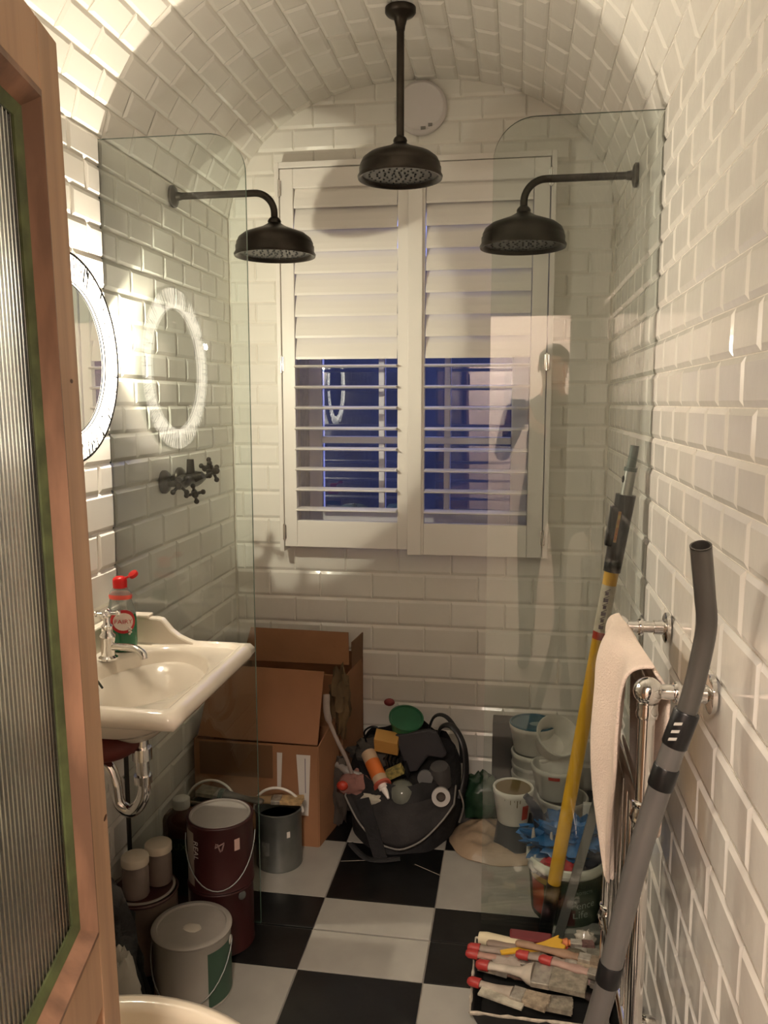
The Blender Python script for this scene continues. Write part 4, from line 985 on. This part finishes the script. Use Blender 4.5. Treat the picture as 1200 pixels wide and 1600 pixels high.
m = MB(); m.tube(smooth_path([(-.13, 2.80, .27), (-.135, 2.79, .31), (-.11, 2.78, .335), (-.085, 2.78, .335)]), .0035, 8); one('black_cable', m, BLACKP, 'short curved black cable rising from the tool bag left', 'cable', (-.13, 2.8, .27))
# charcoal knee pad / case
m = MB()
P = [(-.02, .325), (.02, .335), (.10, .352), (.128, .345), (.165, .27), (.15, .255), (.10, .26), (.062, .205), (.035, .20), (.018, .225)]
m.prism(P, (0, 2.70, 0), (1, 0, 0), (0, .12, 1), (0, .02, 0)); one('knee_pad', m, mat('charcoal_pad', (.034, .031, .035), .6, var=.15), 'charcoal foam knee pad sticking up from the tool bag', 'knee pad', (.05, 2.7, .2), bevel=.006)
t = thing('tape_roll', 'white tape roll seen end-on at the right of the tool bag', 'tape roll', (.155, 2.63, .17))
m = MB(); ax = Vector((.1, -1, .35)).normalized(); c0 = Vector((.155, 2.63, .168)); m.lathe(c0, [(.016, -.02), (.031, -.02), (.031, .02), (.016, .02), (.016, -.02)], 32, axis=tuple(ax), caps=False); part('tape', m, mat('tape_white', (.42, .39, .37), .5), t)
m = MB(); m.lathe(c0, [(.0, -.005), (.0155, -.005), (.0155, .021), (.0135, .021), (.0135, -.004), (0, -.004)], 24, axis=tuple(ax)); part('core', m, mat('tape_core', (.10, .075, .06), .8), t)
m = MB(); m.lathe((.10, 2.665, .215), [(0, .0), (.026, 0), (.028, .01), (.026, .02), (0, .02)], 24, axis=(0, -1, .3)); one('measuring_tape', m, mat('grey_round', (.09, .09, .09), .4), 'round dark grey tape measure below the knee pad', 'tape measure', (.10, 2.665, .2))
m = MB(); m.lathe((.152, 2.69, .185), [(0, .0), (.035, 0), (.036, .06), (.030, .075), (0, .078)], 24, axis=(-.1, -.3, 1)); one('grey_cup', m, mat('dark_cup', (.06, .055, .055), .4), 'dark grey cup standing behind the white tape roll', 'cup', (.152, 2.69, .185))
m = MB(); m.lathe((.02, 2.64, .13), [(0, 0), (.042, 0), (.044, .05), (.036, .075), (.018, .085), (0, .086)], 24, axis=(.1, -.4, 1)); one('clear_bottle', m, mat('clear_grey', (.15, .155, .13), .12, var=.2), 'greyish clear bottle lying right of the sealant nozzle', 'bottle', (.02, 2.64, .13))

# ------------------------------------------------------------------ right corner: buckets
def bucket(name, label, c, z0, r0, r1, h, mt, inside=None, axis=(0, 0, 1), group=None, rim=.005, cat='bucket', handle=None, extra=None):
    t = thing(name, label, cat, (c[0], c[1], z0), group)
    m = MB(); m.lathe((c[0], c[1], z0), [(0, .0), (r0-.003, 0), (r0, .003), (r1, h-.02), (r1+.002, h-.018), (r1+.004, h-.004), (r1+.002, h), (r1-.003, h), (r1-.005, h-.004), (r0-.004, .008), (0, .008)], 44, axis=axis)
    part('body', m, mt, t)
    return t
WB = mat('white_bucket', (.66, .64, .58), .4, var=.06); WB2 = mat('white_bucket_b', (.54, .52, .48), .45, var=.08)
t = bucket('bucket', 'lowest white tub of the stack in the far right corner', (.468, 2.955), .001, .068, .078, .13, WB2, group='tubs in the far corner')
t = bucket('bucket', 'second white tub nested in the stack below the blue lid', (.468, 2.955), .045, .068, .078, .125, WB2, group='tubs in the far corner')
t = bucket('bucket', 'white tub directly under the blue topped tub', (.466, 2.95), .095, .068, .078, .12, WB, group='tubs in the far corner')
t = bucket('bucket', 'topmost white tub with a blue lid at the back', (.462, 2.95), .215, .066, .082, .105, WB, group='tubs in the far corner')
m = MB(); m.lathe((.462, 2.95, .32), [(.084, -.006), (.085, .002), (.080, .004), (.077, -.002), (0, -.003)], 40); part('lid', m, mat('blue_lid', (.035, .13, .19), .35, var=.2, vscale=10), t)
m = MB(); m.sphere((.478, 2.94, .319), .03, 12, 6, sc=(1, .7, .06)); part('paint_skin', m, mat('pale_blue', (.28, .36, .38), .4), t)
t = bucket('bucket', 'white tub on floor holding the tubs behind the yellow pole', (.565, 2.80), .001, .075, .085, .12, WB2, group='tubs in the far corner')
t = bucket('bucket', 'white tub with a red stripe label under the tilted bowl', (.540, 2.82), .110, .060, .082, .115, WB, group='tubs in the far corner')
m = MB(); band(m, (.540, 2.82), .0825, .0845, .200, .212, -1.9, -1.45, off=.003); part('red_stripe', m, mat('red_label', (.38, .035, .02), .5), t)
t = thing('bowl', 'white plastic bowl tipped towards us on the tubs', 'bowl', (.545, 2.85, .24))
ax = Vector((.30, -.62, .72)).normalized(); c0 = Vector((.520, 2.885, .262))
m = MB(); m.lathe(c0, [(0, 0), (.052, 0), (.055, .004), (.060, .045), (.075, .085), (.079, .087), (.077, .093), (.071, .090), (.055, .045), (.048, .010), (0, .008)], 44, axis=tuple(ax)); part('bowl_shell', m, WB, t)
m = MB(); m.box(.315, .395, 2.98, 3.06, 0, .30); one('black_crate', m, mat('black_crate', (.015, .02, .018), .5), 'upright black box against back wall left of the tub stack', 'box', (.355, 3.02, 0), bevel=.004)
# black planter with the white pot on it
c = (.394, 2.62)
t = thing('planter_pot', 'upturned black plastic planter under the white pot', 'pot', (*c, 0))
m = MB(); m.lathe((*c, 0), [(.066, 0), (.068, .003), (.064, .01), (.050, .108), (0, .108)], 4*9, sx=1.0, sy=1.0); part('body', m, mat('black_planter', (.018, .024, .022), .45), t)
t = bucket('pot', 'small white pot with red mark and brown paint inside', c, .109, .050, .064, .118, WB, cat='pot')
m = MB(); m.lathe((*c, .17), [(0, -.01), (.0510, -.01), (.0572, .054)], 36); part('brown_paint', m, mat('ochre_paint', (.14, .09, .022), .5, var=.2), t)
m = MB(); band(m, c, .055, .061, .135, .185, -1.05, -.62, off=.0015); part('red_mark', m, mat('red_label', (.38, .03, .02)), t)
m = MB()
for a, l in ((-1.5, .02), (-1.35, .04), (-1.7, .03), (-2.0, .02), (-1.2, .026)): m.tube([(c[0]+.0655*cos(a), c[1]+.0655*sin(a), .222), (c[0]+(.064-l*.1)*cos(a), c[1]+(.064-l*.1)*sin(a), .222-l)], .0016, 6)
part('drip', m, mat('ochre_paint', (.14, .09, .02)), t)
# green bag and sack
m = MB(); m.sphere((.290, 2.82, .080), .078, 22, 14, sc=(.95, .75, 1.1), nz=.4, nf=3, seed=21, zmin=.01); one('green_bag', m, mat('green_plastic', (.018, .05, .025), .35, var=.3, bump=.4), 'crumpled dark green plastic bag beside the white pot', 'bag', (.290, 2.82, 0))
def sackp(u, v):
    a = 2*pi*u; d = Vector((cos(a), sin(a))); r = v
    x = .360+.178*r*d.x*(1+.10*noise.noise(Vector((d.x*2, d.y*2, 3)))); y = 2.665+.150*r*d.y*(1+.1*noise.noise(Vector((d.x*2, d.y*2, 9))))
    z = .004+.034*(1-r**6)+.026*noise.noise(Vector((x*22, y*22, 0)))*(1-r**4)
    return Vector((x, y, max(z, .003)))
m = MB(); m.grid(sackp, 40, 14, wrapu=True); m.grid(lambda u, v: Vector((sackp(u, 1).x*v+.345*(1-v), sackp(u, 1).y*v+2.70*(1-v), .0015)), 40, 1, wrapu=True)
one('plaster_sack', m, mat('tan_plastic', (.33, .24, .16), .28, var=.15, bump=.5, bscale=30), 'flat tan plastic wrapped sack under the black planter', 'sack', (.345, 2.70, 0))
# fence paint tub
c = (.550, 2.325)
t = thing('fence_paint_tub', 'green printed paint tub filled with blue gloves and rags', 'bucket', (*c, 0))
FP = mat('tub_white', (.52, .52, .44), .4)
m = MB(); m.lathe((*c, 0), [(0, 0), (.094, 0), (.097, .003), (.107, .150), (.113, .152), (.116, .160), (.116, .178), (.112, .182), (.106, .180), (.104, .172), (.092, .01), (0, .008)], 52); part('body', m, FP, t)
def fb(z): return .097+(.107-.097)*(z-.003)/.147
def lab(a0, a1, z0, z1, mt, nm='label', off=.001, par=None):
    m = MB(); band(m, c, fb(z0), fb(z1), z0, z1, a0, a1, 14, off); return part(nm, m, mt, par or t)
dk = mat('label_dark_green', (.030, .045, .026), .5, var=.2); 
lab(-pi, 0, .004, .148, dk)
lab(-2.75, -2.25, .02, .118, mat('orange_red_print', (.26, .045, .022), .5), 'orange_flash', .0016)
lab(-2.75, -1.95, .120, .138, mat('olive_yellow', (.22, .16, .03), .5), 'yellow_flash', .0016)
lab(-2.15, -1.75, .01, .115, mat('near_black', (.012, .014, .012), .5), 'dark_panel', .0016)
lab(-1.70, -1.35, .01, .06, mat('dark_red', (.06, .012, .01), .5), 'red_panel', .0018)
for s, sz, z, a in (('TREAT', .022, .130, -1.17), ('PROTECTS', .012, .112, -1.15), ('Fence', .031, .073, -1.12), ('Life', .033, .044, -1.20)):
    part('lettering', text_mb(s, sz, on_can(c, fb(z), a, z, .0022)), mat('dark_print', (.02, .015, .015), .5) if s == 'TREAT' else mat('pale_print', (.26, .29, .24), .5), t)
m = MB(); m.sphere((.548, 2.335, .212), .092, 40, 26, sc=(1.25, .85, .62), nz=.75, nf=4.5, seed=31); one('blue_gloves', m, mat('blue_plastic', (.010, .10, .27), .35, var=.45, vscale=14), 'bunched bright blue plastic gloves heaped in the paint tub', 'gloves', (.545, 2.335, .2))
m = MB(); m.sphere((.585, 2.30, .180), .06, 18, 12, sc=(1, .8, .7), nz=.4, seed=33); one('navy_cloth', m, mat('navy', (.014, .02, .035), .7), 'dark navy cloth under the blue gloves at the tub right side', 'cloth', (.585, 2.30, .16))
m = MB(); m.sphere((.528, 2.255, .172), .042, 18, 12, sc=(1.35, .6, .7), nz=.5, seed=37); one('red_rag', m, mat('red_rag', (.36, .012, .018), .7, var=.3), 'bright red rag at the front of the paint tub', 'cloth', (.528, 2.255, .16))
m = MB(); m.sphere((.478, 2.28, .160), .036, 16, 10, sc=(1, .7, .9), nz=.3, seed=41); one('tissue', m, mat('white_tissue', (.36, .36, .34), .8), 'scrunched white tissue at the left of the red rag', 'tissue', (.478, 2.28, .13))
t = thing('caulking_gun', 'dark navy caulking gun handle sticking up from the paint tub', 'tool', (.47, 2.35, .2))
m = MB(); m.tube(smooth_path([(.428, 2.34, .335), (.445, 2.34, .315), (.465, 2.35, .275), (.480, 2.35, .22)]), [.010]*4+[.013]*5+[.016]*4+[.02]*6, 12); part('handle', m, mat('navy_plastic', (.016, .021, .035), .4), t)
for (x, z) in ((.452, .262), (.503, .255)):
    m = MB(); m.tube([(x, 2.29, z), (x+.002, 2.295, z-.055)], [.003, .009], 10); part('nozzle', m, mat('nozzle_dim', (.42, .38, .33), .4), t)
m = MB(); m.box(.60, .632, 2.40, 2.42, .19, .29); one('white_carton', m, WB2, 'narrow white carton upright behind the yellow pole', 'carton', (.616, 2.41, .19), bevel=.002)

# ------------------------------------------------------------------ tray of brushes
TX0, TX1, TY0, TY1 = .300, .655, 1.795, 2.075
t = thing('roller_tray', 'black roller tray crusted with dried paint, full of brushes', 'tray', ((TX0+TX1)/2, 1.94, 0))
m = MB()
def ring_r(ins, z): return [(TX0+ins, TY0+ins, z), (TX1-ins, TY0+ins, z), (TX1-ins, TY1-ins, z), (TX0+ins, TY1-ins, z)]
R = [ring_r(.02, .001), ring_r(.004, .042), ring_r(.0, .045), ring_r(.002, .049), ring_r(.008, .047), ring_r(.024, .008)]
m.add([p for r in R for p in r], [(0, 3, 2, 1)]+[(k*4+i, k*4+(i+1) % 4, (k+1)*4+(i+1) % 4, (k+1)*4+i) for k in range(5) for i in range(4)]+[(20, 21, 22, 23)]); part('tray_body', m, mat('tray_black', (.012, .012, .012), .5, var=.5, vscale=15), t, bevel=.002)
m = MB()
for (a, b) in (((TX0, TY1), (TX1, TY1)), ((TX0, TY0), (TX1, TY0)), ((TX0, TY0), (TX0, TY1))):
    P = [(a[0]+(b[0]-a[0])*k/20, a[1]+(b[1]-a[1])*k/20+random.uniform(-.002, .002), .0495+random.uniform(-.001, .002)) for k in range(21)]
    m.tube(P, [random.uniform(.002, .0055) for _ in P], 6)
part('dried_paint', m, mat('dried_paint', (.42, .37, .30), .7, var=.3, vscale=60), t)
def onT(u, v, z): return (TX0+u, TY0+v*(TY1-TY0)/.24, z)
wood = ('wood', (.26, .16, .10)); pale = ('pale', (.52, .44, .30)); gy = ('weathered', (.24, .19, .155)); mar = ('maroon', (.14, .014, .018)); paint = ('painted', (.40, .35, .29))
BG = 'brushes in the roller tray'
m = MB(); m.tube([onT(.01, .225, .062), onT(.03, .222, .063), onT(.15, .195, .067)], [.016, .0185, .0185], 20); one('paint_roller', m, mat('roller_cream', (.58, .50, .34), .8, var=.08), 'cream paint roller sleeve at the back left of the tray', 'roller', onT(.01, .22, .062))
m = MB(); m.obox(onT(.145, .225, .078), (1, -.05, 0), (0, 1, 0), (0, 0, 1), .055, .020, .008); one('maroon_handle', m, mat('handle_maroon', (.12, .012, .014), .5), 'dark red tool handle lying behind the yellow scraper', 'tool handle', onT(.145, .225, .078), bevel=.005)
t = thing('scraper', 'yellow plastic fan-shaped scraper lying on top of the brushes', 'scraper', onT(.12, .17, .1))
P = [(.0, -.006), (.075, -.010), (.115, -.016), (.160, -.040), (.166, -.034), (.160, -.022), (.168, -.012), (.160, 0), (.168, .012), (.160, .022), (.166, .034), (.115, .016), (.075, .010), (.0, .008)]
m = MB(); U = Vector((1, .30, .06)).normalized(); V = Vector((-.30, 1, 0)).normalized(); m.prism(P, onT(.068, .145, .088), U, V, (0, 0, .007)); part('blade', m, mat('yellow_plastic', (.60, .34, .025), .4, var=.06), t, bevel=.002)
m = MB(); m.box(TX0+.195, TX0+.31, TY0+.235, TY0+.262, .068, .075); one('cardboard_strip', m, mat('dark_card', (.10, .06, .05), .8), 'dull maroon card strip along the back right of the tray', 'card', onT(.25, .25, .07))
brush(onT(-.015, .168, .080), (1, -.12, .05), .20, 'paint_brush', 'red tipped brush lying highest at the left tray edge', gy, (.30, .24, .17), .026, .045, tip=1, group=BG)
brush(onT(-.018, .150, .078), (1, -.16, .03), .215, 'paint_brush', 'red tipped brush just in front of the topmost left one', ('pinkish', (.30, .17, .13)), (.30, .24, .17), .026, .05, tip=1, group=BG)
brush(onT(.108, .140, .098), (1, -.20, .03), .20, 'paint_brush', 'brush with red tipped handle in the middle below the scraper', gy, (.30, .24, .17), .028, .05, tip=1, group=BG)
brush(onT(.165, .125, .104), (1, -.32, .02), .20, 'paint_brush', 'red tipped brush pointing down right to the grey tube', ('rosy', (.34, .22, .18)), (.36, .28, .24), .026, .05, tip=1, group=BG)
brush(onT(.105, .168, .106), (1, -.26, .03), .24, 'paint_brush', 'plain wooden handled brush crossing the tray from the scraper', wood, (.22, .17, .12), .028, .05, group=BG)
brush(onT(.175, .178, .085), (1, -.02, .02), .15, 'paint_brush', 'bright red handled brush behind the plain wooden one', ('red', (.30, .018, .014)), (.15, .14, .11), .032, .04, group=BG)
brush(onT(.205, .205, .090), (1, .0, .0), .10, 'paint_brush', 'short orange stick brush at the back right of the tray', ('orange', (.48, .15, .05)), (.13, .07, .06), .022, .03, group=BG)
brush(onT(.01, .110, .084), (1, -.20, .06), .27, 'wide_brush', 'wide white crusted brush with long bristles in front', paint, (.24, .21, .16), .078, .085, tip=1, group=BG, flen=.045, hs=1.5)
brush(onT(-.008, .072, .070), (1, -.30, .02), .20, 'paint_brush', 'paint caked brush at the front left of tray', ('caked', (.32, .27, .22)), (.30, .26, .20), .045, .06, tip=1, group=BG)
brush(onT(.18, .085, .072), (-1, .25, .02), .17, 'paint_brush', 'small brush under the wide crusted brush, handle to right', ('brownish', (.12, .07, .05)), (.28, .24, .18), .03, .045, group=BG)
brush(onT(.02, .048, .064), (1, -.10, .02), .22, 'paint_brush', 'greyish caked brush lying low along the front edge of the tray', ('grey caked', (.27, .23, .19)), (.24, .21, .16), .045, .06, group=BG, hs=1.3)
brush(onT(.30, .060, .062), (-1, .55, .02), .16, 'paint_brush', 'short dark handled brush at the front right of the tray', ('dark', (.05, .035, .03)), (.22, .17, .12), .034, .045, group=BG)
brush(onT(.22, .125, .078), (1, -.45, .0), .15, 'paint_brush', 'pale pink handled brush nearest the grey vacuum tube', ('pale pink', (.36, .25, .22)), (.40, .32, .28), .03, .045, group=BG)
brush(onT(.03, .195, .075), (1, -.10, .01), .23, 'paint_brush', 'dusty brown brush between the roller and the red tips', ('dusty', (.20, .145, .11)), (.26, .22, .17), .035, .05, group=BG)
m = MB(); m.sphere(onT(.255, .155, .085), .032, 16, 10, sc=(1.2, .9, .75), nz=.3, seed=51); one('sanding_sponge', m, mat('olive_sponge', (.10, .085, .055), .9, var=.3), 'olive brown round sponge at the right of the tray', 'sponge', onT(.255, .155, .07))
m = MB(); m.sphere(onT(.285, .235, .085), .026, 14, 10, sc=(1, .8, .8), nz=.4, seed=52); one('plastic_ball', m, mat('clear_wrap', (.30, .28, .23), .12), 'scrunched clear wrapper at the back right of the tray', 'wrapper', onT(.285, .235, .07))
m = MB(); m.sphere(onT(.085, .125, .076), .03, 14, 10, sc=(1.3, .8, .6), nz=.6, seed=53); one('paint_rag', m, mat('pale_rag', (.36, .30, .25), .9, var=.3), 'pale paint stained rag among the brush handles', 'cloth', onT(.085, .125, .065))
m = MB(); m.obox(onT(.075, .035, .070), (1, -.35, 0), (.35, 1, 0), (0, 0, 1), .055, .022, .003); one('filling_knife', m, mat('knife_crust', (.38, .35, .28), .6, var=.35, vscale=40), 'crusted filling knife blade at the front of the tray', 'filling knife', onT(.075, .035, .066), bevel=.001)

# ------------------------------------------------------------------ the photographer, seen only as a reflection in the right glass
t = thing('person', 'person in dark clothes in the doorway holding up a phone, reflected in glass', 'person', (.56, -.42, 0))
V_ = []; E_ = []; R_ = []
def jn(p, r, par=None):
    V_.append(p); R_.append(r)
    if par is not None: E_.append((par, len(V_)-1))
    return len(V_)-1
pel = jn((.56, -.44, .95), .135); ab = jn((.56, -.43, 1.10), .125, pel); ch = jn((.56, -.42, 1.30), .145, ab); ub = jn((.565, -.41, 1.43), .11, ch)
nk = jn((.57, -.40, 1.52), .055, ub); ja = jn((.572, -.37, 1.60), .070, nk); hd = jn((.574, -.37, 1.68), .083, ja); tp = jn((.575, -.385, 1.745), .062, hd)
for sx in (-1, 1):
    h = jn((.56+sx*.085, -.44, .90), .095, pel); k = jn((.56+sx*.10, -.41, .50), .062, h); a = jn((.56+sx*.10, -.45, .10), .042, k); f = jn((.56+sx*.115, -.36, .045), .038, a); jn((.56+sx*.12, -.27, .035), .03, f)
    sh = jn((.56+sx*.165, -.41, 1.42), .060, ub); el = jn((.56+sx*.21-.05, -.29, 1.18), .044, sh)
    wr = jn((.385+sx*.062, -.095, 1.385), .026, el); pm = jn((.385+sx*.054, -.055, 1.425), .026, wr)
    for q in range(4):
        z = 1.405+.020*q; L_ = (.8, 1, 1.05, .95)[q]
        b0 = jn((.385+sx*.050, -.038, z), .0085, pm); b1 = jn((.385+sx*(.050-.006), -.034+.004, z+.004), .008, b0); jn((.385+sx*(.050-.020*L_), -.032, z+.006), .0075, b1)
    th = jn((.385+sx*.048, -.062, 1.43), .010, pm); jn((.385+sx*.030, -.052, 1.445), .009, th)
me = bpy.data.meshes.new('body'); me.from_pydata(V_, E_, []); me.update()
o = bpy.data.objects.new('body_tmp', me); SC.collection.objects.link(o)
o.modifiers.new('skin', 'SKIN').use_smooth_shade = True
for i, d_ in enumerate(me.skin_vertices[0].data if me.skin_vertices else []): d_.radius = (R_[i], R_[i])
if not me.skin_vertices:
    bpy.context.view_layer.objects.active = o
sb = o.modifiers.new('sub', 'SUBSURF'); sb.levels = 1; sb.render_levels = 1
dg = bpy.context.evaluated_depsgraph_get(); ev = bpy.data.meshes.new_from_object(o.evaluated_get(dg)); 
mb = MB(); mb.add([tuple(v.co) for v in ev.vertices], [tuple(p.vertices) for p in ev.polygons], True)
for i, f in enumerate(mb.f):
    c = sum((Vector(mb.v[j]) for j in f), Vector())/len(f)
    mb.mi[i] = 1 if (c.z > 1.53 or c.y > -.12) else (2 if c.z < .95 else 0)
bpy.data.objects.remove(o)
part('body', mb, [mat('dark_jumper', (.03, .03, .035), .9), mat('skin', (.50, .30, .22), .5), mat('dark_trousers', (.02, .022, .03), .9)], t)
m = MB(); m.sphere((.575, -.395, 1.70), .098, 20, 14, sc=(.86, 1.0, .95), nz=.08, nf=6)
m.v = [(x, y, max(z, 1.63) if y > -.36 else z) for x, y, z in m.v]
m.v = [(x, min(y, -.325), z) if z > 1.70 else (x, min(y, -.36), z) for x, y, z in m.v]; part('hair', m, mat('dark_hair', (.03, .02, .014), .7), t)
m = MB(); m.sphere((.573, -.288, 1.655), .014, 10, 8, sc=(.8, 1.2, 1.5)); part('nose', m, mat('skin', (.5, .3, .22)), t)
for sx in (-1, 1):
    m = MB(); m.sphere((.574+sx*.030, -.297, 1.685), .011, 10, 8, sc=(1.2, .6, .7)); part('eye', m, mat('eye', (.5, .48, .45), .2), t)
    m = MB(); m.sphere((.574+sx*.082, -.375, 1.665), .020, 10, 8, sc=(.35, .7, 1.3)); part('ear', m, mat('skin', (.5, .3, .22)), t)
m = MB(); m.sphere((.573, -.296, 1.615), .018, 10, 8, sc=(1.2, .4, .35)); part('mouth', m, mat('lips', (.38, .14, .12), .5), t)
m = MB(); m.box(.347, .423, -.028, -.019, 1.345, 1.497); one('phone', m, BLACKP, 'black phone held upright in both hands at the doorway', 'phone', (.385, -.024, 1.345), bevel=.004)
